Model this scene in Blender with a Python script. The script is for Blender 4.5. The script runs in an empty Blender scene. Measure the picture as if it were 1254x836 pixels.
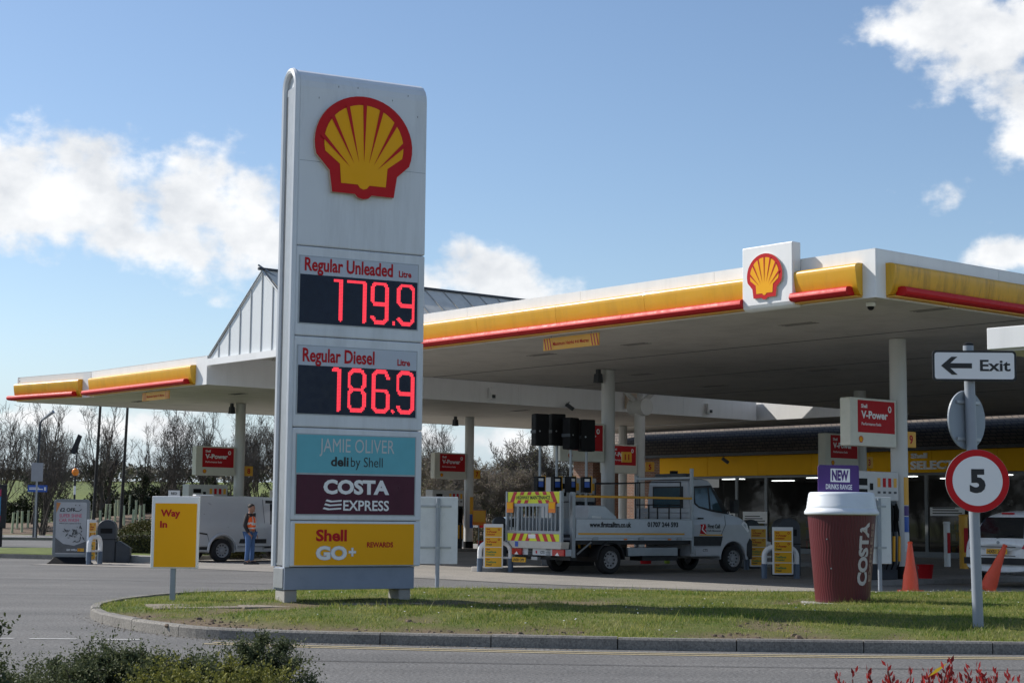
import bpy, bmesh, math, random
import numpy as np
from mathutils import Vector, Matrix, noise as mnoise
from math import sin, cos, pi, radians as rad

sc = bpy.context.scene
COL = sc.collection
rnd = random.Random(7)

# ------------------------------------------------------------------ camera
F_PX, PITCH, ROLL, CAM_H = 2036.0, 0.1053, -0.0096, 1.40
cam_d = bpy.data.cameras.new('camera'); cam = bpy.data.objects.new('camera', cam_d); COL.objects.link(cam)
cam_d.sensor_width = 36.0; cam_d.lens = F_PX / 1254.0 * 36.0
cam_d.clip_start = 0.1; cam_d.clip_end = 6000.0
_r = Vector((1, 0, 0)); _u = Vector((0, -sin(PITCH), cos(PITCH))); _f = Vector((0, cos(PITCH), sin(PITCH)))
_cx = _r * cos(ROLL) - _u * sin(ROLL); _cy = _r * sin(ROLL) + _u * cos(ROLL)
M = Matrix((( _cx.x, _cy.x, -_f.x, 0), (_cx.y, _cy.y, -_f.y, 0), (_cx.z, _cy.z, -_f.z, CAM_H), (0, 0, 0, 1)))
cam.matrix_world = M
sc.camera = cam

# ------------------------------------------------------------------ light
SUN_EL, SUN_AZ = rad(39), rad(26)                 # SUN_AZ: how far behind the left the sun stands
to_sun = Vector((-cos(SUN_AZ) * cos(SUN_EL), sin(SUN_AZ) * cos(SUN_EL), sin(SUN_EL)))
sun_d = bpy.data.lights.new('sun', 'SUN'); sun_d.energy = 4.8; sun_d.angle = rad(0.53); sun_d.color = (1.0, 0.95, 0.87)
sun = bpy.data.objects.new('sun', sun_d); COL.objects.link(sun)
sun.rotation_mode = 'QUATERNION'; sun.rotation_quaternion = to_sun.to_track_quat('Z', 'Y')
sun.location = (0, 0, 60)
sc.view_settings.view_transform = 'Standard'; sc.view_settings.look = 'None'
sc.view_settings.gamma = 1.0; sc.view_settings.use_curve_mapping = False
sc.view_settings.exposure = 0.3

world = bpy.data.worlds.new('World'); sc.world = world; world.use_nodes = True
NT = world.node_tree; NT.nodes.clear()
def wn(t, **k):
    n = NT.nodes.new(t)
    for a, b in k.items(): setattr(n, a, b)
    return n
def wm(op, a, b=None, c=None):
    n = NT.nodes.new('ShaderNodeMath'); n.operation = op
    for i, v in enumerate((a, b, c)):
        if v is None: continue
        if isinstance(v, (int, float)): n.inputs[i].default_value = v
        else: NT.links.new(v, n.inputs[i])
    return n.outputs[0]
def build_sky():
    out = wn('ShaderNodeOutputWorld'); bg = wn('ShaderNodeBackground')
    sky = wn('ShaderNodeTexSky', sky_type='NISHITA', sun_disc=False)
    sky.sun_elevation = SUN_EL; sky.sun_rotation = math.atan2(to_sun.x, to_sun.y)
    sky.altitude = 60; sky.air_density = 1.0; sky.dust_density = 0.45; sky.ozone_density = 3.0
    tc = wn('ShaderNodeTexCoord'); sep = wn('ShaderNodeSeparateXYZ')
    NT.links.new(tc.outputs['Generated'], sep.inputs[0])
    X, Y, Z = sep.outputs
    az = wm('MULTIPLY', wm('ARCTAN2', X, Y), 180 / pi)
    el = wm('MULTIPLY', wm('ARCSINE', Z), 180 / pi)
    comb = wn('ShaderNodeCombineXYZ'); NT.links.new(az, comb.inputs[0]); NT.links.new(wm('MULTIPLY', el, 1.35), comb.inputs[1])
    def fbm(scale, detail, off, rough=.58):
        mp = wn('ShaderNodeMapping'); mp.inputs['Location'].default_value = off
        NT.links.new(comb.outputs[0], mp.inputs[0])
        n = wn('ShaderNodeTexNoise'); n.noise_dimensions = '2D'
        n.inputs['Scale'].default_value = scale; n.inputs['Detail'].default_value = detail; n.inputs['Roughness'].default_value = rough
        NT.links.new(mp.outputs[0], n.inputs['Vector']); return n.outputs[0]
    # each cumulus: azimuth, elevation, half widths (degrees), weight
    CL = [(-16.9, 10.9, 2.7, 1.7, 1), (-14.0, 10.5, 2.3, 1.5, 1), (-11.4, 10.8, 1.9, 1.75, 1.05), (-11.2, 9.1, 2.1, 1.25, 1),
          (-9.2, 9.6, 1.7, 1.9, 1), (-15.5, 9.7, 3.2, .9, .8), (-.9, 8.0, 2.3, 1.15, 1), (.7, 7.6, 1.5, .8, .9), (-2.9, 7.7, 1.3, .9, .8),
          (14.9, 16.6, 2.2, 1.5, .95), (16.6, 15.2, 2.2, 1.9, .95), (17.6, 13.0, 1.2, 1.6, .9), (17.1, 8.8, 2.3, .55, .85),
          (15.0, 10.7, .5, .3, .10), (16.4, 10.0, .8, .22, .10), (-13.5, 2.8, 4.2, .8, .55), (-2.5, 2.6, 4, .7, .7), (-15.4, 8.4, .3, .3, .25),
          (-40, 14, 9, 5, 1), (48, 18, 10, 6, 1), (-75, 22, 14, 7, .9), (90, 25, 16, 8, 1), (150, 20, 20, 7, 1), (-140, 24, 20, 8, 1), (30, 9, 6, 2, .9)]
    dens = None
    for a, e, rx, ry, w in CL:
        d = wm('SQRT', wm('ADD', wm('POWER', wm('DIVIDE', wm('SUBTRACT', az, a), rx), 2.0), wm('POWER', wm('DIVIDE', wm('SUBTRACT', el, e), ry), 2.0)))
        b = wm('MULTIPLY', wm('SUBTRACT', 1.38, d), w)
        dens = b if dens is None else wm('SMOOTH_MAX', dens, b, .25)
    n1 = fbm(.40, 8, (3.1, 1.7, 0), .52); n2 = fbm(1.5, 8, (7.7, 2.9, 0), .56)
    tex = wm('ADD', wm('MULTIPLY', wm('SUBTRACT', n1, .5), 2.2), wm('MULTIPLY', wm('SUBTRACT', n2, .5), .50))
    val = wm('ADD', dens, tex)
    mr = wn('ShaderNodeMapRange', interpolation_type='SMOOTHSTEP'); NT.links.new(val, mr.inputs[0])
    mr.inputs[1].default_value = .14; mr.inputs[2].default_value = .86
    mask = wm('MULTIPLY', mr.outputs[0], .97)
    # billow shading of the vapour: bright crests, greyer hollows and bases
    s1 = fbm(.34, 5, (3.4, 2.35, 0), .5)
    sh = wn('ShaderNodeMapRange'); NT.links.new(wm('ADD', wm('SUBTRACT', wm('MULTIPLY', s1, 1.6), wm('MULTIPLY', val, .14)), wm('MULTIPLY', n2, .42)), sh.inputs[0])
    sh.inputs[1].default_value = .45; sh.inputs[2].default_value = 1.15; sh.inputs[3].default_value = 0.0; sh.inputs[4].default_value = 1.0
    cc = wn('ShaderNodeMix', data_type='RGBA'); NT.links.new(sh.outputs[0], cc.inputs[0])
    cc.inputs[6].default_value = (5.2, 5.45, 5.8, 1); cc.inputs[7].default_value = (7.9, 7.95, 8.0, 1)
    mx = wn('ShaderNodeMix', data_type='RGBA'); NT.links.new(mask, mx.inputs[0])
    tn = wn('ShaderNodeMix', data_type='RGBA', blend_type='MULTIPLY'); tn.inputs[0].default_value = 1.0; tn.inputs[7].default_value = (1.0, .985, .985, 1)
    NT.links.new(sky.outputs[0], tn.inputs[6]); hzr = wn('ShaderNodeMapRange', interpolation_type='SMOOTHSTEP'); NT.links.new(el, hzr.inputs[0]); hzr.inputs[1].default_value = 7.0; hzr.inputs[2].default_value = .5; hzr.inputs[3].default_value = 0.0; hzr.inputs[4].default_value = .8
    hz = wn('ShaderNodeMix', data_type='RGBA'); NT.links.new(hzr.outputs[0], hz.inputs[0]); NT.links.new(tn.outputs[2], hz.inputs[6]); hz.inputs[7].default_value = (4.3, 5.2, 6.2, 1)
    NT.links.new(hz.outputs[2], mx.inputs[6]); NT.links.new(cc.outputs[2], mx.inputs[7])
    NT.links.new(mx.outputs[2], bg.inputs[0]); bg.inputs[1].default_value = 0.108
    NT.links.new(bg.outputs[0], out.inputs[0])
build_sky()

# ------------------------------------------------------------------ materials
MATS = {}
def nodes_of(name):
    m = bpy.data.materials.new(name); m.use_nodes = True
    nt = m.node_tree; b = nt.nodes['Principled BSDF']
    return m, nt, b
def lk(nt, a, b): nt.links.new(a, b)
def rgba(c, k=1.0): return (min(c[0] * k, 1), min(c[1] * k, 1), min(c[2] * k, 1), 1)
def noise_n(nt, scale, detail=5, rough=.6, coord='Object', stretch=None, off=(0, 0, 0)):
    tc = nt.nodes.new('ShaderNodeTexCoord'); mp = nt.nodes.new('ShaderNodeMapping')
    if stretch: mp.inputs['Scale'].default_value = stretch
    mp.inputs['Location'].default_value = off
    if coord == 'World':
        g = nt.nodes.new('ShaderNodeNewGeometry'); lk(nt, g.outputs['Position'], mp.inputs[0])
    else: lk(nt, tc.outputs[coord], mp.inputs[0])
    n = nt.nodes.new('ShaderNodeTexNoise'); n.inputs['Scale'].default_value = scale
    n.inputs['Detail'].default_value = detail; n.inputs['Roughness'].default_value = rough
    lk(nt, mp.outputs[0], n.inputs['Vector']); return n.outputs[0]
def ramp(nt, src, stops):
    r = nt.nodes.new('ShaderNodeValToRGB'); e = r.color_ramp.elements
    while len(e) < len(stops): e.new(.5)
    for i, (p, c) in enumerate(stops):
        e[i].position = p; e[i].color = (c[0], c[1], c[2], 1) if hasattr(c, '__len__') else (c, c, c, 1)
    lk(nt, src, r.inputs[0]); return r.outputs[0]
def mixc(nt, f, a, b, mode='MIX'):
    m = nt.nodes.new('ShaderNodeMix'); m.data_type = 'RGBA'; m.blend_type = mode
    for i, v in ((0, f), (6, a), (7, b)):
        if isinstance(v, (int, float)): m.inputs[i].default_value = v
        elif isinstance(v, tuple): m.inputs[i].default_value = v if len(v) == 4 else (*v, 1)
        else: lk(nt, v, m.inputs[i])
    return m.outputs[2]
def bump(nt, b, h, strength, dist=.01):
    bn = nt.nodes.new('ShaderNodeBump'); bn.inputs['Strength'].default_value = strength; bn.inputs['Distance'].default_value = dist
    lk(nt, h, bn.inputs['Height']); lk(nt, bn.outputs[0], b.inputs['Normal'])
def paint(name, col, rough=.45, metal=0.0, var=.07, scale=2.5, dirt=0.0, coat=0.0, streak=False, spec=.5):
    """painted or moulded surface: slight tone drift, optional grime and rain streaks"""
    if name in MATS: return MATS[name]
    m, nt, b = nodes_of(name)
    n = noise_n(nt, scale, 6, .6, 'Object')
    c = mixc(nt, n, rgba(col, 1 - var), rgba(col, 1 + var))
    if dirt:
        n2 = noise_n(nt, scale * 2.2, 8, .7, 'Object', (1, 1, .12) if streak else None, (5, 3, 1))
        f = ramp(nt, n2, [(.48, 0), (.78, dirt)])
        c = mixc(nt, f, c, (col[0] * .25 + .03, col[1] * .25 + .028, col[2] * .25 + .022, 1))
    lk(nt, c, b.inputs['Base Color'])
    lk(nt, ramp(nt, noise_n(nt, scale * 3, 4, .6), [(.3, max(rough - .08, .02)), (.7, min(rough + .1, 1))]), b.inputs['Roughness'])
    b.inputs['Metallic'].default_value = metal; b.inputs['Coat Weight'].default_value = coat
    b.inputs['Specular IOR Level'].default_value = spec
    MATS[name] = m; return m
def ground_mat(name, c1, c2, c3, fine=60, big=.35, bmp=.5, rough=.9, grain=(.55, 1.5)):
    if name in MATS: return MATS[name]
    m, nt, b = nodes_of(name)
    big_n = noise_n(nt, big, 6, .6, 'World'); med = noise_n(nt, 3.0, 5, .65, 'World', None, (4, 9, 0)); fn = noise_n(nt, fine, 4, .75, 'World')
    c = mixc(nt, ramp(nt, big_n, [(.35, 0), (.65, 1)]), rgba(c1), rgba(c2))
    c = mixc(nt, ramp(nt, med, [(.45, 0), (.8, .55)]), c, rgba(c3))
    if name == 'asphalt':      # worn wheel tracks and old patches
        tr = noise_n(nt, .55, 4, .55, 'World', (.22, 1.6, 1), (2, 5, 0)); c = mixc(nt, 1.0, c, ramp(nt, tr, [(.35, .90), (.62, 1.08)]), 'MULTIPLY')
    sp = ramp(nt, fn, [(.32, grain[0]), (.68, grain[1])])
    c = mixc(nt, 1.0, c, sp, 'MULTIPLY')
    lk(nt, c, b.inputs['Base Color']); b.inputs['Roughness'].default_value = rough
    b.inputs['Specular IOR Level'].default_value = .25
    bump(nt, b, fn, bmp, .012)
    MATS[name] = m; return m
def emis(name, col, s):
    if name in MATS: return MATS[name]
    m, nt, b = nodes_of(name); b.inputs['Base Color'].default_value = rgba(col, .2)
    b.inputs['Emission Color'].default_value = rgba(col); b.inputs['Emission Strength'].default_value = s
    b.inputs['Roughness'].default_value = .4
    MATS[name] = m; return m
def leafm(name, a, b_, var_scale=6, trans=.25, rough=.6):
    if name in MATS: return MATS[name]
    m, nt, b = nodes_of(name)
    at = nt.nodes.new('ShaderNodeAttribute'); at.attribute_name = 'tint'
    n = noise_n(nt, var_scale, 3)
    f = nt.nodes.new('ShaderNodeMath'); f.operation = 'ADD'; lk(nt, at.outputs['Fac'], f.inputs[0])
    g = nt.nodes.new('ShaderNodeMath'); g.operation = 'MULTIPLY_ADD'; lk(nt, n, g.inputs[0]); g.inputs[1].default_value = .8; g.inputs[2].default_value = -.4
    lk(nt, g.outputs[0], f.inputs[1])
    lk(nt, mixc(nt, f.outputs[0], rgba(a), rgba(b_)), b.inputs['Base Color'])
    b.inputs['Roughness'].default_value = rough; b.inputs['Specular IOR Level'].default_value = .3
    if trans:
        tr = nt.nodes.new('ShaderNodeBsdfTranslucent'); lk(nt, mixc(nt, f.outputs[0], rgba(a, 1.1), rgba(b_, 1.2)), tr.inputs[0])
        mx = nt.nodes.new('ShaderNodeMixShader'); mx.inputs[0].default_value = trans
        lk(nt, b.outputs[0], mx.inputs[1]); lk(nt, tr.outputs[0], mx.inputs[2])
        lk(nt, mx.outputs[0], nt.nodes['Material Output'].inputs[0])
    MATS[name] = m; return m
def glassm(name, tint=(.6, .7, .75), clear=.35, rough=.03, mul=.9):
    if name in MATS: return MATS[name]
    m, nt, b = nodes_of(name)
    gl = nt.nodes.new('ShaderNodeBsdfGlossy'); gl.inputs['Roughness'].default_value = rough; gl.inputs[0].default_value = (1, 1, 1, 1)
    tr = nt.nodes.new('ShaderNodeBsdfTransparent'); tr.inputs[0].default_value = rgba(tint)
    fr = nt.nodes.new('ShaderNodeFresnel'); fr.inputs[0].default_value = 1.5
    ma = nt.nodes.new('ShaderNodeMath'); ma.operation = 'MULTIPLY_ADD'; lk(nt, fr.outputs[0], ma.inputs[0]); ma.inputs[1].default_value = mul; ma.inputs[2].default_value = clear
    mx = nt.nodes.new('ShaderNodeMixShader'); lk(nt, ma.outputs[0], mx.inputs[0]); lk(nt, tr.outputs[0], mx.inputs[1]); lk(nt, gl.outputs[0], mx.inputs[2])
    lk(nt, mx.outputs[0], nt.nodes['Material Output'].inputs[0])
    MATS[name] = m; return m

WHITE = paint('white_cladding', (.78, .785, .79), .5, var=.05, dirt=.13, streak=True, scale=1.6)
TOTEMW = paint('totem_white', (.66, .69, .725), .38, var=.05, dirt=.30, streak=True, scale=1.3)
PLINTH = paint('plinth_blue_grey', (.22, .26, .33), .5, var=.08, dirt=.2, scale=2)
YEL = paint('fascia_yellow', (.72, .385, .018), .36, var=.04, scale=1.5, coat=.12, dirt=.30, streak=True)
BARR = paint('bar_red', (.52, .012, .014), .5, var=.05, spec=.25)
YELD = paint('fascia_yellow_soiled', (.70, .375, .02), .4, var=.10, dirt=.9, scale=2.6, coat=.1, streak=True)
RED = paint('shell_red', (.50, .012, .016), .5, var=.08, spec=.18)
SYEL = paint('sign_yellow', (.86, .40, .006), .5, var=.04, spec=.2)
SYEL2 = paint('price_yellow', (.80, .42, .010), .42, var=.05)
CREAM = paint('cream_sign', (.66, .64, .55), .45, var=.05, dirt=.15)
CREAME = paint('cream_edge', (.55, .43, .33), .5)
BLACK = paint('black_plastic', (.006, .006, .007), .6, var=.15, spec=.2)
DGREY = paint('dark_grey_plastic', (.035, .042, .052), .5, var=.15, dirt=.2)
GALV = paint('galvanised_steel', (.33, .35, .37), .42, metal=.55, var=.14, scale=7)
PGREY = paint('pole_grey', (.26, .29, .33), .45, var=.1, scale=6)
SIGNW = paint('sign_white', (.78, .78, .78), .4, var=.03)
BACKW = paint('sign_back', (.62, .64, .66), .5, var=.06, dirt=.2)
CIRCB = paint('sign_back_grey', (.25, .29, .33), .5, var=.08)
INK = paint('ink_black', (.012, .012, .014), .5)
INKR = paint('ink_red', (.46, .012, .018), .55, spec=.18)
INKG = paint('ink_green', (.02, .22, .08), .5)
LEDP = paint('led_panel_dark', (.006, .012, .032), .22, var=.3, scale=3, spec=.22)
LED = emis('led_red', (1.0, .045, .075), 1.0)
HDR = paint('header_grey', (.46, .50, .57), .4, var=.05)
MAUVE = paint('maroon_panel', (.070, .010, .028), .35, var=.3, scale=4, spec=.25)
TEAL = paint('teal_panel', (.13, .42, .50), .35, var=.12, scale=3.2, spec=.25)
PINKT = paint('faded_pink_letters', (.52, .54, .55), .4)
SOFFIT = paint('soffit', (.52, .50, .46), .6, var=.14, dirt=.42, scale=.45)
COLW = paint('column_white', (.60, .60, .59), .45, var=.05, dirt=.18, streak=True)
CONC = paint('concrete', (.30, .29, .27), .9, var=.15, scale=5, dirt=.3)
CONCD = paint('island_concrete', (.24, .23, .22), .9, var=.18, scale=4, dirt=.4)
TYRE = paint('tyre_rubber', (.015, .015, .016), .8, var=.2)
RIM = paint('wheel_rim', (.30, .30, .31), .5, metal=.0, var=.2)
VANS = paint('van_silver', (.47, .48, .50), .34, metal=.25, var=.05, dirt=.07, coat=.4, scale=1.5)
TRUCKW = paint('truck_silver_white', (.45, .47, .51), .36, var=.06, dirt=.16, coat=.35, scale=1.6)
ALU = paint('aluminium', (.47, .50, .54), .38, metal=.3, var=.07, dirt=.15, scale=3)
CARW = paint('car_white', (.82, .83, .84), .25, var=.03, dirt=.08, coat=.5)
CHAS = paint('chassis_black', (.014, .014, .016), .6, var=.3)
DGLASS = paint('dark_window', (.012, .016, .020), .06, var=.2, spec=.6)
BGLASS = paint('cab_window', (.045, .085, .105), .07, var=.25, spec=.7)
AMBER = paint('amber_yellow', (.72, .36, .02), .4, var=.06)
ORNG = paint('orange_plastic', (.75, .20, .01), .35)
REDL = paint('red_lens', (.42, .012, .015), .15, coat=.5)
LIMEY = paint('fluorescent_yellow', (.68, .72, .02), .45)
CHEVR = paint('chevron_red', (.48, .012, .02), .4)
CONEO = paint('cone_orange', (.78, .085, .030), .45, var=.1, dirt=.12, scale=5)
CUPB = paint('cup_maroon_plain', (.105, .014, .020), .42)
PURP = paint('purple_board', (.060, .018, .16), .45)
LIDW = paint('cup_lid_white', (.66, .70, .76), .4, var=.04, dirt=.1)
BRICK = paint('brick_plain', (.20, .10, .06), .85)
BLUES = paint('blue_sign', (.03, .10, .42), .4)
TIMBER = paint('weathered_panel', (.60, .58, .53), .85, var=.22, scale=1.2, dirt=.30, streak=False)
HIVIS = emis('hivis_tmp', (1, .2, .02), 0.0); del MATS['hivis_tmp']
HIVIS = paint('hivis_orange', (.95, .13, .015), .55, var=.1, scale=9)
REFL = paint('reflective_silver', (.62, .64, .64), .35)
DENIM = paint('blue_denim', (.06, .13, .29), .8, var=.25, scale=12)
HOODY = paint('dark_hoodie', (.030, .026, .028), .85, var=.2, scale=12)
SKIN = paint('skin', (.34, .17, .11), .5, var=.1)
HAIR = paint('dark_hair', (.015, .011, .009), .7)
SHOE = paint('dark_shoes', (.02, .02, .022), .6)

def pattern_brick(name, c1, c2, mortar, scale=1.0):
    m, nt, b = nodes_of(name)
    tc = nt.nodes.new('ShaderNodeTexCoord'); sp = nt.nodes.new('ShaderNodeSeparateXYZ'); cb = nt.nodes.new('ShaderNodeCombineXYZ')
    lk(nt, tc.outputs['Object'], sp.inputs[0])
    ad = nt.nodes.new('ShaderNodeMath'); ad.operation = 'ADD'; lk(nt, sp.outputs[0], ad.inputs[0]); lk(nt, sp.outputs[1], ad.inputs[1])
    lk(nt, ad.outputs[0], cb.inputs[0]); lk(nt, sp.outputs[2], cb.inputs[1])
    t = nt.nodes.new('ShaderNodeTexBrick'); lk(nt, cb.outputs[0], t.inputs['Vector'])
    t.inputs['Color1'].default_value = rgba(c1); t.inputs['Color2'].default_value = rgba(c2); t.inputs['Mortar'].default_value = rgba(mortar)
    t.inputs['Scale'].default_value = scale; t.inputs['Brick Width'].default_value = .225; t.inputs['Row Height'].default_value = .075; t.inputs['Mortar Size'].default_value = .01
    n = noise_n(nt, 3, 5)
    lk(nt, mixc(nt, .5, t.outputs[0], ramp(nt, n, [(.3, .5), (.7, 1.2)]), 'MULTIPLY'), b.inputs['Base Color']); b.inputs['Roughness'].default_value = .9
    return m
BRICK = pattern_brick('brickwork', (.24, .11, .06), (.17, .08, .05), (.28, .25, .22))
TILE = pattern_brick('roof_tiles', (.17, .135, .105), (.12, .095, .078), (.03, .028, .026))
for nd in TILE.node_tree.nodes:
    if nd.type == 'TEX_BRICK':
        nd.inputs['Brick Width'].default_value = .30; nd.inputs['Row Height'].default_value = .16; nd.inputs['Mortar Size'].default_value = .02

def cup_mat():
    m, nt, b = nodes_of('cup_rippled_maroon')
    tc = nt.nodes.new('ShaderNodeTexCoord'); sp = nt.nodes.new('ShaderNodeSeparateXYZ'); lk(nt, tc.outputs['Object'], sp.inputs[0])
    at = nt.nodes.new('ShaderNodeMath'); at.operation = 'ARCTAN2'; lk(nt, sp.outputs[0], at.inputs[0]); lk(nt, sp.outputs[1], at.inputs[1])
    def mth(op, a, v=None, c=None):
        n = nt.nodes.new('ShaderNodeMath'); n.operation = op
        for i, q in enumerate((a, v, c)):
            if q is None: continue
            if isinstance(q, (int, float)): n.inputs[i].default_value = q
            else: lk(nt, q, n.inputs[i])
        return n.outputs[0]
    wig = mth('MULTIPLY', mth('SINE', mth('MULTIPLY', sp.outputs[2], 17.0)), .022)
    ph = mth('MULTIPLY', mth('ADD', at.outputs[0], wig), 62.0)
    w = mth('MULTIPLY_ADD', mth('SINE', ph), .5, .5)
    n = noise_n(nt, 4, 5)
    c = mixc(nt, n, (.084, .007, .013, 1), (.112, .011, .018, 1))
    c = mixc(nt, mth('MULTIPLY', mth('POWER', w, 3.0), .55), c, (.06, .010, .013, 1))
    lk(nt, c, b.inputs['Base Color']); b.inputs['Roughness'].default_value = .42
    bump(nt, b, w, .35, .01)
    return m
CUPM = cup_mat()

ASPH = ground_mat('asphalt', (.118, .117, .116), (.150, .147, .143), (.098, .097, .097), fine=30, bmp=1.0, grain=(.30, 1.85))
CONCG = ground_mat('forecourt_concrete', (.28, .26, .235), (.215, .205, .19), (.15, .145, .14), fine=35, bmp=.2)
KERB = ground_mat('kerb_concrete', (.225, .212, .192), (.18, .17, .157), (.10, .095, .088), fine=45, big=.8, bmp=.3)
SOIL = ground_mat('bare_soil', (.13, .095, .068), (.16, .12, .09), (.085, .062, .045), fine=22, bmp=1.0)
PAVE = ground_mat('footway', (.22, .215, .21), (.26, .25, .24), (.18, .17, .165), fine=40, bmp=.2)
FIELD = ground_mat('field_grass', (.085, .115, .025), (.13, .16, .035), (.11, .105, .04), fine=3.0, big=.02, bmp=.3)
LINEW = paint('road_paint_white', (.42, .42, .41), .8, var=.2, scale=9, dirt=.8)
LINEY = paint('road_paint_yellow', (.44, .36, .20), .8, var=.2, scale=8, dirt=.7)

# ------------------------------------------------------------------ mesh helpers
TXT = {}
def text_geo(s, bold):
    k = (s, bold)
    if k in TXT: return TXT[k]
    cu = bpy.data.curves.new('lettering', 'FONT'); cu.body = s; cu.size = 1.0; cu.offset = bold; cu.resolution_u = 3; cu.fill_mode = 'FRONT'
    o = bpy.data.objects.new('lettering', cu)
    me = bpy.data.meshes.new_from_object(o)
    v = [tuple(x.co) for x in me.vertices]; f = [tuple(p.vertices) for p in me.polygons]
    bpy.data.objects.remove(o); bpy.data.curves.remove(cu); bpy.data.meshes.remove(me)
    TXT[k] = (v, f); return TXT[k]
class MB:
    def __init__(s): s.v = []; s.f = []; s.mi = []; s.mats = []; s.cur = 0; s.X = None
    def m(s, mat):
        if mat not in s.mats: s.mats.append(mat)
        s.cur = s.mats.index(mat); return s
    def add(s, vs, fs):
        b = len(s.v)
        if s.X is not None: vs = [tuple(s.X @ Vector(v)) for v in vs]
        s.v.extend(vs)
        for f in fs: s.f.append(tuple(i + b for i in f)); s.mi.append(s.cur)
        return s
    def box(s, x0, x1, y0, y1, z0, z1):
        return s.add([(x0, y0, z0), (x1, y0, z0), (x1, y1, z0), (x0, y1, z0), (x0, y0, z1), (x1, y0, z1), (x1, y1, z1), (x0, y1, z1)],
                     [(0, 3, 2, 1), (4, 5, 6, 7), (0, 1, 5, 4), (1, 2, 6, 5), (2, 3, 7, 6), (3, 0, 4, 7)])
    def prism(s, pts, ax, a, b):
        """polygon in the plane across axis ax ('y': pts are x,z; 'x': y,z; 'z': x,y), extruded from a to b; a, b may be functions of the point"""
        fa = a if callable(a) else (lambda u, w: a); fb = b if callable(b) else (lambda u, w: b)
        mk = {'y': lambda u, w, t: (u, t, w), 'x': lambda u, w, t: (t, u, w), 'z': lambda u, w, t: (u, w, t)}[ax]
        n = len(pts)
        vs = [mk(u, w, fa(u, w)) for u, w in pts] + [mk(u, w, fb(u, w)) for u, w in pts]
        area = sum(pts[i][0] * pts[(i + 1) % n][1] - pts[(i + 1) % n][0] * pts[i][1] for i in range(n))
        ccw = area > 0
        if ax == 'y': ccw = not ccw
        lo = tuple(range(n)); hi = tuple(range(n, 2 * n))
        if ccw: fs = [lo[::-1], hi] + [(i, (i + 1) % n, n + (i + 1) % n, n + i) for i in range(n)]
        else: fs = [lo, hi[::-1]] + [((i + 1) % n, i, n + i, n + (i + 1) % n) for i in range(n)]
        return s.add(vs, fs)
    def flat(s, pts, ax='y', t=0.0, rev=False):
        mk = {'y': lambda u, w: (u, t(u, w) if callable(t) else t, w), 'x': lambda u, w: (t, u, w), 'z': lambda u, w: (u, w, t)}[ax]
        n = len(pts); f = tuple(range(n))
        return s.add([mk(u, w) for u, w in pts], [f[::-1] if rev else f])
    def rect(s, x0, x1, z0, z1, y): return s.flat([(x0, z0), (x1, z0), (x1, z1), (x0, z1)], 'y', y)
    def tube(s, pts, r, n=8, caps=True):
        pts = [Vector(p) for p in pts]; rs = r if hasattr(r, '__len__') else [r] * len(pts)
        vs = []; fs = []; prev = None
        for i, p in enumerate(pts):
            t = (pts[min(i + 1, len(pts) - 1)] - pts[max(i - 1, 0)]).normalized()
            if prev is None:
                a = Vector((0, 0, 1)) if abs(t.z) < .9 else Vector((1, 0, 0)); u = t.cross(a).normalized()
            else: u = (prev - t * prev.dot(t)).normalized()
            prev = u; w = t.cross(u)
            for k in range(n):
                q = 2 * pi * k / n; vs.append(tuple(p + (u * cos(q) + w * sin(q)) * rs[i]))
        for i in range(len(pts) - 1):
            for k in range(n):
                a = i * n + k; b = i * n + (k + 1) % n; fs.append((a, b, b + n, a + n))
        if caps: fs.append(tuple(range(n))[::-1]); fs.append(tuple(range((len(pts) - 1) * n, len(pts) * n)))
        return s.add(vs, fs)
    def lathe(s, prof, n=24, c=(0, 0, 0), ax='z', caps=True):
        vs = []; fs = []
        for r, z in prof:
            for k in range(n):
                q = 2 * pi * k / n; a, b = r * cos(q), r * sin(q)
                vs.append({'z': (c[0] + a, c[1] + b, c[2] + z), 'y': (c[0] + a, c[1] + z, c[2] - b), 'x': (c[0] + z, c[1] + a, c[2] + b)}[ax])
        for i in range(len(prof) - 1):
            for k in range(n):
                a = i * n + k; b = i * n + (k + 1) % n; fs.append((a, b, b + n, a + n))
        if caps: fs.append(tuple(range(n))[::-1]); fs.append(tuple(range((len(prof) - 1) * n, len(prof) * n)))
        return s.add(vs, fs)
    def loft(s, secs, caps=True):
        n = len(secs[0]); vs = [p for q in secs for p in q]; fs = []
        for i in range(len(secs) - 1):
            for k in range(n):
                a = i * n + k; b = i * n + (k + 1) % n; fs.append((a, b, b + n, a + n))
        if caps: fs.append(tuple(range(n))[::-1]); fs.append(tuple(range((len(secs) - 1) * n, len(secs) * n)))
        return s.add(vs, fs)
    def text(s, t, x, z, h, y=-.004, w=None, al='l', bold=.02, fn=None, maxw=None, mir=False):
        v, f = text_geo(t, bold); cap = [q[1] for q in text_geo('H', bold)[0]]; k = h / (max(cap) - min(cap)); base = min(cap)
        x0 = min(q[0] for q in v); x1 = max(q[0] for q in v); kx = w / (x1 - x0) if w else k
        if maxw and kx * (x1 - x0) > maxw: kx = maxw / (x1 - x0)
        ox = {'l': x, 'c': x - kx * (x1 - x0) / 2, 'r': x - kx * (x1 - x0)}[al]
        fn = fn or (lambda u, q: (u, y, q))
        return s.add([fn(ox + (q[0] - x0) * kx, z + (q[1] - base) * k) for q in v], f)
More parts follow.
